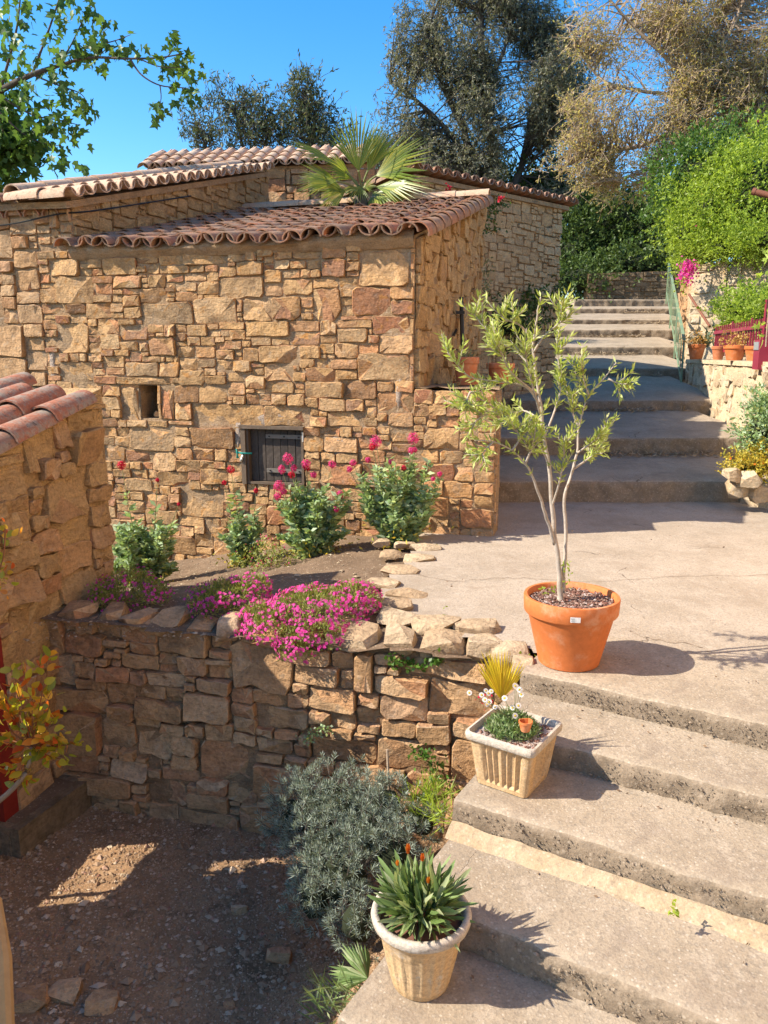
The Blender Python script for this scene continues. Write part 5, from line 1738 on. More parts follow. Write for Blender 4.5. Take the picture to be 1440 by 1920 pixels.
# ------------------------------------------------------------------ grey lavender bushes
def needles(blobs, label, nsh, mat, L=.042):
    t = thing('lavender_bush', Vector(blobs[0][0]) - UZ * .25, label, 'shrub', 'grey lavender bushes under the retaining wall')
    P, D, S = [], [], []
    sb = B()
    for (c, rad) in blobs:
        n = int(nsh * rad[0] * rad[1])
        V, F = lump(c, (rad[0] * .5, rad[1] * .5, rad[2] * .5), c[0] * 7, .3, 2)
        mk('shade_core', V, F, M['core'], t, sharp=180)  # dark lump standing in for the shade within the bush
        for _ in range(n):
            d = Vector((rng.gauss(0, 1), rng.gauss(-.3, 1), rng.gauss(.45, 1))).normalized()
            k = rng.uniform(.7, 1.08) * (1 + .5 * noise.noise(d * 2.6 + Vector(c) * 3) + .25 * noise.noise(d * 6 + Vector(c)))
            p = Vector(c) + Vector((d.x * rad[0], d.y * rad[1], d.z * rad[2])) * k
            g = (d + UZ * .7 + Vector((rng.gauss(0, .25), rng.gauss(0, .25), 0))).normalized()
            sb.tube([p - g * .06, p + g * .02], .0015, 3, cap=False)
            ln = L * rng.uniform(.7, 1.2)
            for j in range(17):
                q = j * 2.4
                s1 = g.cross(Vector((.2, .9, .3))).normalized(); s2 = g.cross(s1)
                o_ = s1 * math.cos(q) + s2 * math.sin(q)
                u = j / 16
                P.append(tuple(p + g * (.03 * u - .015))); D.append(tuple(g * (.35 + 1.1 * u) + o_ * .8)); S.append(ln * (1 - .35 * u))
    sb.obj('stems', M['bark'], t, sharp=None)['kind'] = 'stuff'
    foliage('foliage', P, D, S, .0042, mat, t, rs_, .05)
needles([(tuple(at(625, 1510, 3.72)), (.33, .25, .21)), (tuple(at(560, 1530, 3.68)), (.20, .18, .16)), (tuple(at(720, 1510, 3.66)), (.18, .16, .18)), (tuple(at(790, 1540, 3.55)), (.13, .13, .14))], 'upper grey-green lavender bush against the retaining wall', 3600, M['leaf_lav'])
needles([(tuple(at(640, 1650, 3.25)), (.24, .2, .2)), (tuple(at(590, 1690, 3.15)), (.14, .14, .16)), (tuple(at(670, 1730, 3.0)), (.14, .14, .16)), (tuple(at(740, 1600, 3.35)), (.16, .14, .18)), (tuple(at(610, 1595, 3.45)), (.22, .2, .2)), (tuple(at(690, 1570, 3.45)), (.18, .16, .18))], 'lower grey lavender bush behind the round pot', 3900, M['leaf_lav'])
stk = B().tube([at(726, 1405, 3.78), at(730, 1500, 3.72)], .008, 6).obj('wooden_stake', M['bark_pale'], None); tag(stk, 'thin grey stake standing in the upper lavender bush', 'stake')

# ivy and grass tufts
def tuft(name, pts, n, L, Wd, mat, label, cat, sp=.05, up=.3, kind=None):
    P = []
    for _ in range(n):
        x, y, Y = pts[rng.randrange(len(pts))]
        p = at(x, y, Y); P.append((p.x + rng.gauss(0, sp), p.y + rng.gauss(0, sp * .5), p.z + rng.gauss(0, sp * .6)))
    o = foliage(name, P, rdir(rs_, n, (0, -.3, up)), rs_.uniform(.7, 1.2, n) * L, rs_.uniform(.8, 1.2, n) * Wd, mat, None, rs_)
    return tag(o, label, cat, None, kind)
tuft('ivy', [(740, 1240, 4.18), (765, 1245, 4.16), (790, 1248, 4.14), (815, 1240, 4.12)], 130, .03, .024, M['leaf_ivy'], 'bright ivy creeping under the coping of the retaining wall', 'ivy', .025)
tuft('ivy', [(800, 1420, 4.0), (810, 1440, 4.0), (790, 1410, 4.02), (820, 1470, 3.9)], 170, .026, .02, M['leaf_ivy'], 'dark ivy on the wall above the lavender near the planter', 'ivy', .035)
tuft('ivy', [(590, 1375, 4.2), (575, 1385, 4.2), (610, 1368, 4.2)], 110, .02, .016, M['leaf_val'], 'little green plant in a joint above the lavender', 'plant', .022)
tuft('grass', [(800, 1500, 3.6), (820, 1490, 3.6), (790, 1530, 3.55), (825, 1530, 3.4)], 260, .13, .007, M['leaf_hedge'], 'long green grass between lavender and square planter step', 'grass', .045, 1.0, 'stuff')
tuft('weed', [(1262, 1690, 2.35), (1266, 1710, 2.32)], 16, .02, .014, M['leaf_hedge'], 'tiny green weed growing from the third riser', 'weed', .007)
tuft('weed', [(840, 1150, 4.75), (848, 1140, 4.85), (835, 1160, 4.6)], 40, .03, .012, M['leaf_hedge'], 'low weeds in the joint between slabs and landing', 'weed', .04)
tuft('ivy', [(985, 1235, 3.95), (940, 1250, 4.0), (965, 1255, 4.0)], 60, .03, .018, M['leaf_hedge'], 'green sprigs behind the yellow palm', 'plant', .03)

# ------------------------------------------------------------------ photinia and trough at the left
tro = thing('stone_trough', (-2.1, 4.45, CZ), 'long low stone trough at the foot of the red door', 'trough')
tx = unit((-.35, -.94, 0)); ty = Vector((tx.y, -tx.x, 0))
tcn = Vector((-2.2, 4.42, CZ))
for (a_, b_, sx, sy) in ((0, .13, .6, .07), (0, -.13, .6, .07), (.27, 0, .07, .19), (-.27, 0, .07, .19)):
    c = tcn + tx * a_ - ty * b_ + UZ * .08
    B().box(c, (sx, sy, .24 + rng.uniform(-.008, .008)), (tx, ty, UZ)).obj('slab', M['stone_dark'], tro, sharp=None)
B().box(tcn + UZ * .10, (.5, .2, .2), (tx, ty, UZ)).obj('soil', M['soil'], tro, sharp=None)
pho = thing('photinia_shrub', at(20, 1500, 3.75), 'sunlit shrub with glossy yellow-green and orange-red leaves', 'shrub')
lm = leaf_mesh('oval', M['leaf_photinia'])
tk = spline([at(-60, 1600, 3.7), at(-30, 1530, 3.72), at(25, 1478, 3.74), at(52, 1440, 3.76), at(60, 1400, 3.78)], 4)
tk = tk[:17]
B().tube(tk, [.017 - .006 * i / 16 for i in range(17)], 8).obj('trunk', M['bark_pale'], pho, sharp=180)
bb_ = B()
cnt_ = [0]
for (x, y, dy) in ((95, 1235, 0), (75, 1245, .05), (25, 1262, 0), (45, 1255, -.05), (95, 1300, .06), (15, 1330, 0), (105, 1340, 0), (130, 1385, .05), (122, 1425, 0), (60, 1310, -.1), (5, 1390, -.05), (30, 1300, .1), (85, 1370, -.1), (150, 1392, .02), (50, 1360, .08), (20, 1440, 0), (40, 1470, -.02), (-20, 1300, 0), (-30, 1360, .03), (70, 1410, -.06), (100, 1405, .05), (-10, 1260, .05)):
    e = at(x, y, 3.78 + dy)
    path = spline([tk[-1], tk[-1].lerp(e, .5) + Vector((rng.gauss(0, .02), 0, -.01)), e], 4)
    bb_.tube(path, [.005 - .0035 * i / 8 for i in range(9)], 5)
    for i in range(3, 9):
        for _ in range(2 + (i > 6)):
            d = Vector((rng.gauss(0, .7), rng.gauss(-.2, .7), rng.gauss(.35, .5))) + (path[8] - path[0]).normalized() * .5
            put_leaf(lm, path[i] + Vector((rng.gauss(0, .02), rng.gauss(0, .02), rng.gauss(0, .02))), d, rng.uniform(.045, .075), rng, pho) if cnt_[0] < 300 else None; cnt_[0] += 1
bb_.obj('branches', M['twig_red'], pho, sharp=180)
psh = thing('photinia_shoot', at(5, 1080, 3.95), 'orange and yellow leaves at the left edge above the red door', 'shrub')
B().tube(spline([at(-40, 1250, 3.9), at(-20, 1120, 3.92), at(5, 1050, 3.95), at(10, 990, 3.95)], 4), .004, 5).obj('branches', M['twig_red'], psh)
for _ in range(46):
    x, y = ((18, 1000), (5, 1030), (12, 985), (18, 1075), (5, 1100))[rng.randrange(5)]
    put_leaf(lm, at(x + rng.gauss(-6, 9), y + rng.gauss(0, 14), 3.95 + rng.gauss(0, .04)), (rng.gauss(0, .7), rng.gauss(-.2, .6), rng.gauss(.3, .5)), rng.uniform(.03, .05), rng, psh)
lp = B().tube([at(-12, 1690, 2.7), at(4, 1800, 2.5), at(10, 1990, 2.3)], [.03, .035, .035], 10).obj('timber_post', M['wood_tan'], None); tag(lp, 'tan timber post at the left edge of the courtyard', 'post')

# loose stones on the courtyard
for (x, y, w, l) in ((60, 1880, .13, 'rust-brown lump of rock in the bottom corner of the courtyard'), (120, 1870, .12, 'dark clinker rock beside the rust-brown lump'), (190, 1890, .11, 'rounded dark rock right of the clinker in the courtyard'),
                     (458, 1665, .03, 'small ochre stone in the middle of the gravel'), (450, 1710, .07, 'long flat pale stone on the gravel before the lavender'), (520, 1800, .10, 'pale grey broken slab on the gravel by the lavender'),
                     (430, 1890, .05, 'small tan stone near the bottom of the gravel'), (205, 1590, .03, 'tiny white chip in the sunlit patch of gravel'), (230, 1643, .025, 'cream chip near the middle of the sunlit gravel patch'), (110, 1810, .03, 'pinkish pebble near the timber post')):
    p = at(x, y, 3.0)
    for yy in np.linspace(1.9, 4.8, 300):
        q = at(x, y, yy)
        if q.z <= courtyard_z(q.x, q.y): p = q; break
    V, F = rock_geo((p.x, p.y, p.z + w * .15), w, rng, 2, (1, .7, .55 if w < .09 and 'flat' not in l else .6))
    o = mk('loose_stone', V, F, M['stone_grey'] if w > .04 else M['stone_pale'], None, sharp=30); tag(o, l, 'stone', 'loose stones on the gravel')

# ------------------------------------------------------------------ pots on the planter wall
def clay_pot(c, r, h, mat, label, name='plant_pot', group=None, rim=True, saucer=False):
    t = thing(name, c, label, 'pot', group)
    b = B(); b.lathe(c, [(0, 0), (r * .66, 0), (r * .68, .01), (r * .9, h * .74), (r * .98, h * .76), (r, h * .78), (r, h * .98), (r * .93, h), (r * .88, h * .96), (r * .84, h * .8)], 28)
    b.obj('body', mat, t)
    b = B(); b.lathe(c, [(0, h * .86), (r * .86, h * .86)], 20); b.obj('soil', M['pot_soil'], t)
    if saucer:
        b = B(); b.lathe(c + UZ * .001, [(r * .6, 0), (r * .95, .0), (r * 1.02, .03), (r * .98, .03), (r * .9, .01)], 24); b.obj('saucer', mat, t)
    return t
def blades(name, c, n, L, mat, label, arch=.6, sp=.04, width=.012, cat='plant'):
    t = thing(name, c, label, cat)
    b = B()
    for _ in range(n):
        q = rng.uniform(0, 6.28); l = L * rng.uniform(.6, 1.1)
        o_ = Vector((math.cos(q), math.sin(q), 0)); s = Vector((-o_.y, o_.x, 0))
        a = rng.uniform(.25, 1.0) * arch
        p0 = c + o_ * rng.uniform(0, sp)
        pts = [p0 + o_ * (l * a * k) + UZ * (l * (k - a * k * k * .95)) for k in (0, .25, .5, .75, 1.0)]
        V = []
        for k, p in enumerate(pts):
            w = width * (.8, 1, .85, .5, .05)[k] * .5
            V += [p - s * w, p + s * w]
        b.add(V, [(2 * k, 2 * k + 1, 2 * k + 3, 2 * k + 2) for k in range(4)])
    b.obj('blades', mat, t, c, sharp=180)
    return t
pA = Vector((C0.x + .60, C0.y + .28, PT + .03)); pA = at(873, 716, 7.45); pA.z = PT + .02
clay_pot(pA, .125, .26, M['terracotta_old'], 'terracotta pot with a spider plant on the planter wall', saucer=True)
blades('spider_plant', pA + UZ * .23, 34, .24, M['leaf_spider'], 'spider plant arching out of the pot beside the shed', .9, .06)
pB2 = at(938, 706, 7.75); pB2.z = PT + .02
clay_pot(pB2, .14, .2, M['terracotta_old'], 'wide low terracotta bowl behind the spider plant')
blades('spider_plant', at(850, 728, 7.1), 22, .16, M['leaf_spider'], 'spider plant offshoot hanging at the planter wall edge', 1.2, .05, .009)
blades('spider_plant', at(922, 735, 7.0), 22, .17, M['leaf_spider'], 'brownish spider plantlet dangling below the pots', 1.1, .04, .009)
lt = spline([pA + UZ * .25 + Vector((.1, 0, 0)), pA + Vector((.2, -.05, .28)), at(915, 690, 7.2), at(920, 730, 7.0)], 5)
rn_ = B().tube(lt, .003, 4).obj('runner', M['leaf_spider'], None); tag(rn_, 'long spider plant runner trailing from the pot', 'plant')

# ------------------------------------------------------------------ palm behind the shed roof
palm = thing('fan_palm', (-.35, 10.6, 2.0), 'big fan palm with spiky yellow-green fronds rising behind the shed roof', 'palm')
hub = at(678, 360, 10.6)
B().tube([hub - UZ * 2.2, hub - UZ * .05], [.12, .10], 10).obj('trunk', M['bark'], palm, sharp=180)
for (bx, by, tx, ty, sp_, sz, up) in ((672, 320, 668, 212, .75, 1.0, (0, -1, .15)), (705, 330, 795, 275, .7, .9, (-.2, -1, .5)), (640, 315, 548, 268, .4, .8, (.3, -.6, .9)), (630, 340, 560, 345, .6, .8, (.2, -1, .6)), (705, 350, 790, 350, .55, .8, (0, -.9, .8)),
                                      (650, 355, 600, 385, .7, .6, (0, -1, .6)), (700, 360, 745, 385, .7, .6, (0, -1, .6)), (675, 350, 655, 372, 1.0, .5, (0, -1, .8)), (690, 320, 720, 240, .5, .7, (.3, -1, .2)), (660, 335, 610, 300, .6, .7, (.2, -1, .4)), (685, 352, 700, 340, 1.1, .6, (0, -1, .5)), (648, 362, 575, 320, .5, .7, (0, -1, .6))):
    b0 = at(bx, by, 10.5 + rng.uniform(-.2, .2)); t0 = at(tx, ty, 10.4 + rng.uniform(-.3, .2))
    f = fan(b0, t0 - b0, up, (t0 - b0).length * 1.2, 17, sp_, M['leaf_palm'], palm, rng, wl=.019, droop=.1)
    B().tube(spline([hub, hub.lerp(b0, .5) + UZ * .03, b0], 4), .014, 5).obj('stalk', M['stem'], f)

# ------------------------------------------------------------------ trees and hedges in the background
def tree(name, label, trunks, blobs, clump, per, L, Wd, lmat, bmat, droop, group=None, gap=None, seed=1.0, frac=.5, tr=.02, shell=.35, cat='tree', spray=None):
    t = thing(name, trunks[0][0][0], label, cat, group)
    paths = []
    tb = B()
    for k, (pts, r0, r1) in enumerate(trunks):
        path = spline(pts, 6); paths.append(path)
        n = len(path)
        tb.tube([p + Vector((nz(i * .5, k, seed), nz(i * .5, k, seed + 4), 0)) * r0 * .8 for i, p in enumerate(path)], [r0 + (r1 - r0) * i / (n - 1) for i in range(n)], 8, cap=False)
    tb.obj('trunk', bmat, t, sharp=180)
    P, C = crown(blobs, rs_, clump, per, shell, gap, seed)
    bb = B(); twigs(bb, C, paths, rng, frac, tr)
    D = rdir(rs_, len(P), droop)
    if spray:
        P, D = sprays(C, rs_, spray[0], spray[1], spray[2], droop, spray[3], bb if spray[4] else None, spray[4])
    if bb.v: bb.obj('branches', bmat, t, sharp=None)
    foliage('crown', P, D, rs_.uniform(.65, 1.25, len(P)) * L, rs_.uniform(.7, 1.2, len(P)) * Wd, lmat, t, rs_, .12)
    return t
YB = 27.0
def bl(x, y, Y, rx, rz, n, ry=None):
    k = Y / FPX
    return (tuple(at(x, y, Y)), (rx * k, (ry or rx) * k, rz * k), n)
tree('evergreen_tree', 'tall grey-green evergreen with dark upright trunks beyond the cottage',
     [([at(925, 430, YB), at(925, 300, YB), at(905, 150, YB), at(900, -40, YB), at(890, -220, YB)], .22, .04),
      ([at(905, 420, YB), at(885, 290, YB), at(840, 180, YB), at(800, 60, YB)], .18, .04),
      ([at(945, 420, YB), at(985, 280, YB + 1), at(1010, 150, YB + 1), at(1040, 50, YB + 1)], .15, .04),
      ([at(895, 330, YB), at(835, 240, YB), at(770, 180, YB), at(730, 150, YB)], .10, .03),
      ([at(905, 180, YB), at(950, 80, YB), at(965, -20, YB), at(985, -160, YB)], .08, .03)],
     [bl(780, 210, YB, 75, 120, 300), bl(770, 80, YB, 40, 70, 70), bl(860, 90, YB, 75, 110, 330), bl(950, 60, YB, 85, 100, 360), bl(890, 230, YB, 90, 90, 280), bl(1000, 170, YB, 90, 130, 420), bl(1060, 110, YB + 1, 45, 80, 100), bl(860, 330, YB, 150, 50, 220), bl(1010, 310, YB, 100, 70, 230), bl(730, 250, YB, 45, 80, 90), bl(1050, 240, YB, 60, 110, 190), bl(920, -20, YB, 120, 70, 160)],
     .17, 2, .125, .036, M['leaf_big'], M['bark'], (0, 0, -.7), gap=(.6, .0), seed=3.0, frac=.3, tr=.028, spray=(5, .42, 7, .55, .006))
YT = 19.0
tree('deciduous_tree', 'twiggy tree with tan and yellow-green spring leaves leaning in over the hedge',
     [([at(1560, 330, YT), at(1440, 200, YT), at(1330, 190, YT), at(1290, 230, YT), at(1210, 270, YT), at(1130, 290, YT), at(1060, 310, YT)], .10, .012),
      ([at(1480, 300, YT + .5), at(1410, 250, YT + .5), at(1350, 200, YT + .5), at(1310, 130, YT + .3), at(1280, 40, YT), at(1260, -40, YT), at(1250, -200, YT)], .12, .02),
      ([at(1350, 200, YT + .5), at(1280, 180, YT), at(1200, 170, YT), at(1130, 150, YT), at(1090, 100, YT), at(1060, 40, YT)], .05, .01),
      ([at(1330, 190, YT), at(1250, 110, YT - .4), at(1180, 40, YT - .4), at(1130, -20, YT - .4), at(1100, -100, YT - .4)], .05, .012),
      ([at(1310, 130, YT + .3), at(1370, 60, YT), at(1400, -30, YT), at(1420, -160, YT)], .05, .015),
      ([at(1290, 230, YT), at(1240, 290, YT - .3), at(1180, 330, YT - .3), at(1100, 345, YT - .3)], .03, .008)],
     [bl(1300, 90, YT, 110, 100, 442), bl(1400, 60, YT, 90, 110, 442), bl(1200, 140, YT, 90, 80, 272), bl(1130, 220, YT, 80, 60, 187), bl(1240, 250, YT, 90, 70, 289), bl(1380, 190, YT, 90, 70, 323), bl(1090, 300, YT, 60, 40, 85), bl(1180, 320, YT, 70, 40, 136), bl(1130, 60, YT, 70, 60, 102), bl(1440, 150, YT, 60, 90, 255), bl(1300, -20, YT, 150, 60, 221)],
     .15, 2, .085, .026, M['leaf_tan'], M['bark_pale'], (-.25, 0, -.1), gap=(.8, .0), seed=8.0, frac=.7, tr=.016, spray=(4, .38, 5, .8, .006))
YS = 16.5
tree('back_shrub', 'feathery olive-green bush standing above the double tile row', [([at(470, 330, YS), at(450, 250, YS), at(440, 190, YS)], .04, .01), ([at(400, 330, YS), at(385, 270, YS), at(365, 230, YS)], .03, .01), ([at(480, 330, YS), at(500, 260, YS), at(515, 215, YS)], .03, .01)],
     [bl(440, 215, YS, 25, 40, 34), bl(480, 225, YS, 30, 50, 60), bl(370, 245, YS, 30, 35, 26), bl(420, 265, YS, 60, 30, 60), bl(500, 260, YS, 40, 40, 60), bl(405, 195, YS, 14, 26, 14)], .13, 2, .11, .028, M['leaf_shrub'], M['bark'], (0, 0, .6), 'bushes above the barn roof', None, 2.0, .8, .012, cat='bush', spray=(3, .32, 6, .35, .005))
tree('back_shrub', 'denser pointed bush between the feathery bush and the palm', [([at(590, 330, YS), at(580, 250, YS), at(570, 180, YS)], .05, .01)],
     [bl(572, 200, YS, 30, 45, 66), bl(555, 245, YS, 35, 40, 60), bl(600, 250, YS, 35, 45, 80), bl(630, 285, YS, 30, 30, 40), bl(568, 168, YS, 12, 20, 16)], .14, 2, .11, .03, M['leaf_shrub'], M['bark'], (0, 0, .5), 'bushes above the barn roof', None, 5.0, .7, .012, cat='bush', spray=(3, .32, 6, .4, .005))

def hedge(name, label, blobs, clump, per, L, Wd, mat, cat='hedge', core_k=.62, droop=(0, 0, .2), extra=None):
    t = thing(name, Vector(blobs[0][0]) - UZ * blobs[0][1][2], label, cat)
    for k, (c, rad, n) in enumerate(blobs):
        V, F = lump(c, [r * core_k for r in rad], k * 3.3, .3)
        mk('shade_core', V, F, M['core'], t, sharp=180)  # dark lump standing in for the shade within the hedge
    P, C = crown(blobs, rs_, clump, per, .75, rag=.75)
    P2, D2 = sprays(C, rs_, max(2, per // 7), clump * 2.6, 7, (0, 0, .35), .45, None, 0, crown.centers)
    foliage('foliage', P2, D2, rs_.uniform(.6, 1.3, len(P2)) * L, rs_.uniform(.7, 1.2, len(P2)) * Wd, mat, t, rs_, .15)
    m_ = len(P) // 3
    P = P[rs_.choice(len(P), m_)]
    foliage('inner_foliage', P, rdir(rs_, m_, droop), rs_.uniform(.65, 1.25, m_) * L, rs_.uniform(.7, 1.2, m_) * Wd, mat, t, rs_, .15)
    if extra:
        q = P[rs_.choice(len(P), extra[1])] + np.array([0, -.08, .02])
        foliage('blossoms', q, rdir(rs_, len(q)), extra[2], extra[2] * .8, M[extra[0]], t, rs_)
    return t
YH = 26.0
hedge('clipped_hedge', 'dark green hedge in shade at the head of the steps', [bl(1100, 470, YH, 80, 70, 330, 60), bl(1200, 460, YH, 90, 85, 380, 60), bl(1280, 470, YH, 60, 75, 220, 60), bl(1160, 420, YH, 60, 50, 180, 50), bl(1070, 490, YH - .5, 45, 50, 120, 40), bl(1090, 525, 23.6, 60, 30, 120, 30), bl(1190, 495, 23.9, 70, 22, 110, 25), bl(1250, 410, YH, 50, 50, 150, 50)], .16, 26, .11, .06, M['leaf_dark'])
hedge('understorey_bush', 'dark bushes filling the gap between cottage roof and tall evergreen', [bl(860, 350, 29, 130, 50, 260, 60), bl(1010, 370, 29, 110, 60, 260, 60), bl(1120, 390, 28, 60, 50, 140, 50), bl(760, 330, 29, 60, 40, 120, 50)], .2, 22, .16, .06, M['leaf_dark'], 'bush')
YG = 15.6
hedge('flowering_hedge', 'bright sunlit green hedge overhanging the pale terrace wall', [bl(1340, 400, YG, 70, 60, 330, 70), bl(1420, 370, YG - .4, 80, 90, 420, 80), bl(1300, 430, YG + .2, 45, 45, 170, 60), bl(1390, 340, YG, 70, 50, 240, 70), bl(1460, 420, YG - .6, 60, 60, 220, 70), bl(1300, 480, YG + .3, 28, 40, 110, 40), bl(1370, 440, YG - .2, 60, 35, 190, 50), bl(1375, 462, 14.9, 60, 22, 150, 40), bl(1435, 452, 14.2, 50, 24, 140, 40)], .10, 26, .07, .03, M['leaf_hedge'], droop=(0, 0, .5), extra=('flower_pink', 10, .06))
hedge('lilac_bush', 'mid-green bush with a few pale lilac flowers left of the bright hedge', [bl(1310, 330, YG + .8, 60, 55, 200, 60), bl(1270, 380, YG + .8, 35, 45, 110, 40), bl(1360, 300, YG + .8, 60, 50, 170, 60)], .13, 24, .08, .04, M['leaf_fig'], 'bush', extra=('flower_lilac', 40, .09))
bo = thing('bougainvillea', at(1290, 525, 15.0), 'magenta flowers spilling over the end of the pale terrace wall', 'flowers')
P, C = crown([bl(1288, 512, 15.0, 13, 18, 26, 12)], rs_, .05, 12, .2)
foliage('blossoms', P, rdir(rs_, len(P)), .05, .045, M['flower_mound'], bo, rs_)
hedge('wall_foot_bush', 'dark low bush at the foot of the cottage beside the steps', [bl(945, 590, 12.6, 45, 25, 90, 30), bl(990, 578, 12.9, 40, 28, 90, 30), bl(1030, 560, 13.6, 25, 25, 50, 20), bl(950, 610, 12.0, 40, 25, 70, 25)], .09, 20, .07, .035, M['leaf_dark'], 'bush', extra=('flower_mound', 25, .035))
tuft('climbing_rose', [(920, 378, 11.4), (935, 385, 11.5), (915, 400, 11.3), (912, 430, 11.2)], 260, .05, .03, M['leaf_dark'], 'climbing rose on the cottage wall near the shed corner', 'climber', .09, 0, 'stuff')
tuft('climbing_plant', [(908, 490, 10.4), (910, 510, 10.4), (912, 530, 10.4), (908, 545, 10.4)], 120, .045, .025, M['leaf_spider'], 'pale climber on the corner between shed and cottage', 'climber', .05, 0)
tuft('rose_flowers', [(938, 372, 11.3), (841, 352, 10.6)], 30, .04, .04, M['flower_red'], 'red rose blooms above the shed ridge', 'flowers', .02, 0)

# ------------------------------------------------------------------ terrace and rockery plants at the right
blades('iris_clump', at(1365, 612, 13.4) - UZ * .35, 46, .75, M['leaf_agave'], 'grey-green spiky iris leaves behind the maroon fence', .55, .25, .05)
blades('iris_clump', at(1322, 640, 13.0) - UZ * .1, 22, .5, M['leaf_agave'], 'smaller spiky clump at the fence end', .8, .12, .04)
hedge('terrace_bush', 'bright green bush behind the maroon fence', [bl(1400, 580, 12.4, 45, 32, 150, 35), bl(1435, 600, 11.8, 30, 40, 110, 35)], .08, 22, .06, .03, M['leaf_hedge'], 'bush')
for (x, y, Y, r, h, m_, l, pl) in ((1304, 682, 12.9, .14, .24, 'terracotta', 'terracotta pot with withered orange plant at the end of the fence', 1), (1345, 684, 11.9, .10, .2, 'terracotta_old', 'pale clay pot behind the fence pickets', 0), (1376, 684, 10.6, .15, .2, 'terracotta', 'orange clay trough pot behind the fence', 1), (1412, 686, 9.8, .12, .18, 'terracotta', 'orange pot beside the letter box', 0)):
    c = at(x, y, Y); c.z = 1.525
    clay_pot(c, r, h, M[m_], l, group='pots on the garden wall')
    if pl:
        P = [tuple(c + Vector((rng.gauss(0, r * .8), rng.gauss(0, r * .6), h + abs(rng.gauss(0, .09))))) for _ in range(260)]
        o = foliage('potted_plant', P, rdir(rs_, 260, (0, 0, .4)), .05, .022, M['leaf_orange'], None, rs_); tag(o, 'withered orange foliage in the pot at the fence end' if x < 1310 else 'orange foliage in the trough pot behind the fence', 'plant')
hedge('garden_bush', 'light green bush against the cream garden wall by the landing', [bl(1425, 805, 8.0, 32, 45, 120, 25), bl(1450, 770, 8.1, 30, 30, 70, 25)], .055, 20, .05, .024, M['leaf_val'], 'bush')
hedge('yellow_sedum', 'mound of yellow flowers on the rockery at the right edge', [bl(1405, 872, 7.9, 32, 22, 110, 22), bl(1440, 865, 7.8, 25, 25, 70, 22)], .035, 22, .03, .018, M['leaf_yellow'], 'flowers', extra=('flower_orange', 60, .03))
for k, (x, y, w, l) in enumerate(((1388, 915, .20, 'knobbly rock at the near corner of the rockery'), (1425, 925, .17, 'pale rock under the yellow flowers at the right edge'), (1375, 890, .14, 'rock against the lowest upper step'), (1405, 900, .16, 'ochre rock half buried in yellow flowers'))):
    p = at(x, y, 7.85 - .05 * k)
    V, F = rock_geo(p, w, rng, 2, (1, .9, .8)); o = mk('rockery_stone', V, F, M['stone_pale'], None, sharp=32); tag(o, l, 'rock', 'rocks of the small rockery')
V, F = rock_geo((4.22, 8.12, .05), .6, rng, 3, (.8, .6, .6)); o = mk('rockery_stone', V, F, M['stone_pale'], None, sharp=32); tag(o, 'largest base rock of the rockery beneath the light green bush', 'rock', 'rocks of the small rockery')
vn = thing('grape_vine', at(1440, 600, 8.2), 'grape vine leaves hanging in at the right edge', 'vine')
vl = leaf_mesh('fig', M['leaf_hedge'])
B().tube(spline([at(1470, 420, 8.2), at(1448, 520, 8.2), at(1440, 600, 8.2), at(1436, 650, 8.2)], 4), .008, 5).obj('stem', M['bark_pale'], vn)
for _ in range(42):
    p = at(rng.uniform(1425, 1462), rng.uniform(465, 640), 8.2 + rng.uniform(-.15, .15))
    put_leaf(vl, p, (rng.gauss(-.3, .5), rng.gauss(-.3, .4), rng.gauss(-.3, .5)), rng.uniform(.06, .11), rng, vn)

# ------------------------------------------------------------------ fig tree at the top left
fig = thing('fig_tree', at(-200, 330, 10.4), 'fig tree with long bare branches and bright green leaves at the top left', 'tree')
fl_ = leaf_mesh('fig', M['leaf_fig'])
YF = 10.4
fb_ = B()
br = [([(-260, 330), (-100, 230), (0, 170), (60, 140), (120, 120)], .06, .02), ([(120, 120), (170, 108), (240, 110), (300, 108), (345, 100)], .02, .006), ([(245, 112), (265, 140), (300, 160), (345, 165), (360, 172)], .012, .004), ([(300, 160), (302, 185), (296, 210)], .008, .003), ([(265, 112), (300, 125), (340, 125), (360, 110)], .008, .003), ([(170, 85), (210, 78), (245, 65)], .01, .003), ([(100, 110), (140, 95), (170, 85)], .012, .006),
      ([(60, 140), (90, 60), (110, 0), (120, -40)], .016, .005), ([(0, 170), (30, 60), (40, -30)], .02, .006), ([(60, 140), (110, 160), (150, 175), (165, 195)], .012, .003), ([(0, 180), (60, 215), (110, 225), (150, 235)], .014, .004), ([(-20, 190), (30, 240), (70, 265), (120, 275)], .014, .004), ([(100, 130), (130, 90), (160, 30), (180, 5)], .012, .003), ([(0, 190), (0, 230), (20, 280)], .012, .004), ([(190, 100), (195, 70), (190, 40)], .006, .002), ([(310, 110), (330, 85), (320, 70)], .006, .002)]
pos = []
for (pts, r0, r1) in br:
    path = spline([at(x, y, YF + (.25 * nz(x * .01, y * .01, 9))) for x, y in pts], 6)
    n = len(path)
    fb_.tube(path, [r0 + (r1 - r0) * i / (n - 1) for i in range(n)], 7)
    for i in range(n // 3, n):
        if px(path[i])[0] < 210 or i > n * .6: pos.append(path[i])
fb_.obj('branches', M['bark'], fig, sharp=180)
cnt = 0
lv = []
for p in pos:
    for _ in range(3):
        lv.append(p + Vector((rng.gauss(0, .07), rng.gauss(0, .10), rng.gauss(-.05, .07))))
for _ in range(330):   # the leafy inside of the crown
    x = rng.uniform(-40, 185); y = rng.uniform(-10, 320)
    if nz(x * .012, y * .012, 6.5) < -.05 and x > 60: continue
    if x > 110 and y < 60: continue
    lv.append(at(x, y, YF + rng.uniform(-.5, .6)))
rest = B(); Vl, Fl = leaf_shape('fig')
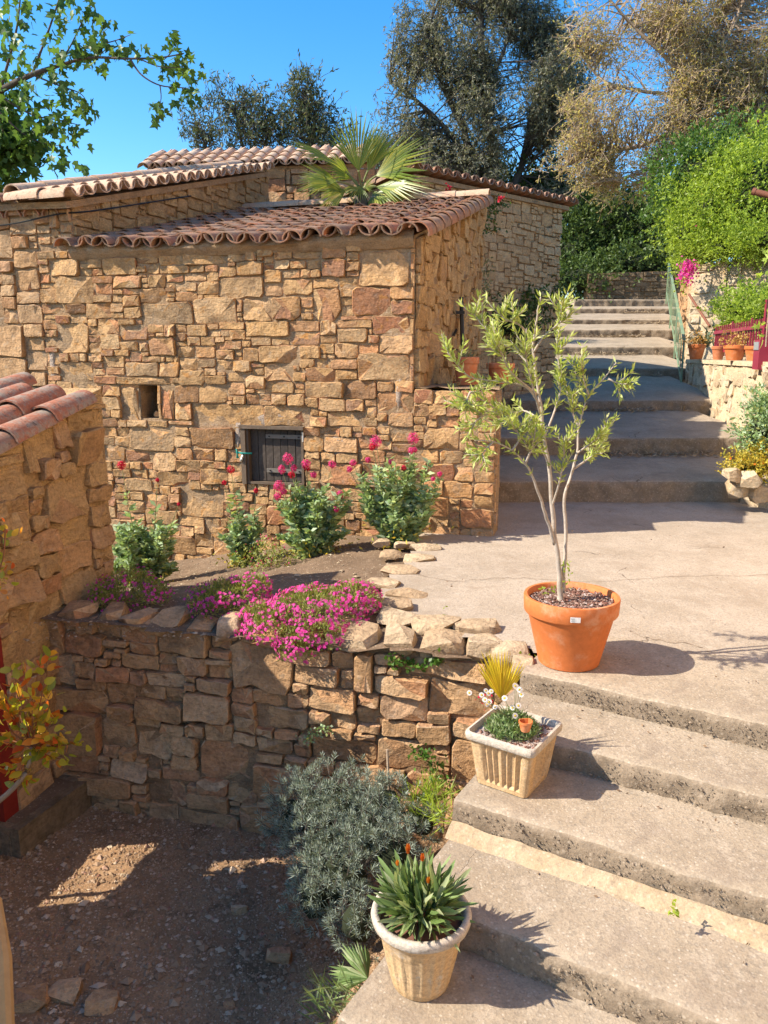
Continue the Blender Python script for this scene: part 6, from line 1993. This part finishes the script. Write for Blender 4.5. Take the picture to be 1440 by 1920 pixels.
for k, p in enumerate(lv):
    d = Vector((rng.gauss(0, .5), rng.gauss(0, .5), rng.gauss(-.75, .45)))
    sz = rng.uniform(.10, .17)
    if k < 300: put_leaf(fl_, p, d, sz, rng, fig)
    else:
        d = unit(d); x_ = d.cross(Vector((rng.gauss(0, 1), rng.gauss(0, 1), rng.gauss(0, 1)))).normalized(); z_ = x_.cross(d)
        Mx = frame_mat(x_ * sz, d * sz, z_ * sz, p)
        rest.add([Mx @ Vector(v) for v in Vl], Fl)
o = rest.obj('leaves', M['leaf_fig'], fig, sharp=180); o['kind'] = 'stuff'
hedge('creeper', 'dense leafy creeper over the far left roof', [bl(10, 290, 10.8, 55, 30, 80, 40), bl(-20, 250, 10.9, 50, 50, 90, 40)], .12, 18, .11, .07, M['leaf_fig'], 'creeper')

# dry grass lying along the backs of the upper steps
P, D = [], []
for k in range(1, 8):
    y, zb0, zt = US[k]
    xl = .98 + .31 * (y - 8.3); xr = (4.1, 4.6, 5.0, 5.6, 6.25, 6.95, 7.45, 8.1)[k - 1]
    for _ in range(420):
        x = xl + (xr - xl) * (rng.random() ** .6); yy = y - abs(rng.gauss(0, .10)) - .02
        if nz(x * 1.7, y) < -.15: continue
        P.append((x, yy, zb0 - .03 * (y - yy) + rng.uniform(.0, .03))); D.append((rng.gauss(0, 1), rng.gauss(0, .6), rng.uniform(0, .5)))
o = foliage('dry_grass', P, D, .09, .012, M['litter'], None, rs_); tag(o, 'straw and dry grass drifted along the upper steps', 'grass', None, 'stuff')

# dead leaves and grit blown over courtyard, steps and landing
P, D, L = [], [], []
for _ in range(260):
    x, y = rng.uniform(-2.2, .4), rng.uniform(2.0, 4.6)
    if y > 4.2 - .24 * x or (Vector((x, y, 0)) - SO).dot(SE) > -.05: continue
    P.append((x, y, courtyard_z(x, y) + .008)); D.append((rng.gauss(0, 1), rng.gauss(0, 1), rng.gauss(.1, .2))); L.append(rng.uniform(.01, .026))
for k in range(6):
    for _ in range(46):
        e_ = rng.uniform(.1, 2.6); n_ = offs[k] - (offs[k] - (offs[k - 1] if k else -.5)) * (rng.random() ** 2.2) * .96
        n_ = offs[k] - (.434 if k else .5) + abs(rng.gauss(0, .05)) + .02
        p = SO + SE * e_ + SN * n_
        P.append((p.x, p.y, zs[k] + .012)); D.append((rng.gauss(0, 1), rng.gauss(0, 1), rng.gauss(.1, .2))); L.append(rng.uniform(.006, .022))
for _ in range(130):
    x, y = rng.uniform(.3, 3.4), rng.uniform(4.2, 8.2)
    if nz(x * 1.5, y * 1.5, 3) < 0: continue
    P.append((x, y, .025)); D.append((rng.gauss(0, 1), rng.gauss(0, 1), rng.gauss(.1, .2))); L.append(rng.uniform(.008, .028))
o = foliage('leaf_litter', P, D, L, np.array(L) * .45, M['leaf_dead'], None, rs_); tag(o, 'small dead leaves and grit strewn over steps and gravel', 'litter', None, 'stuff')
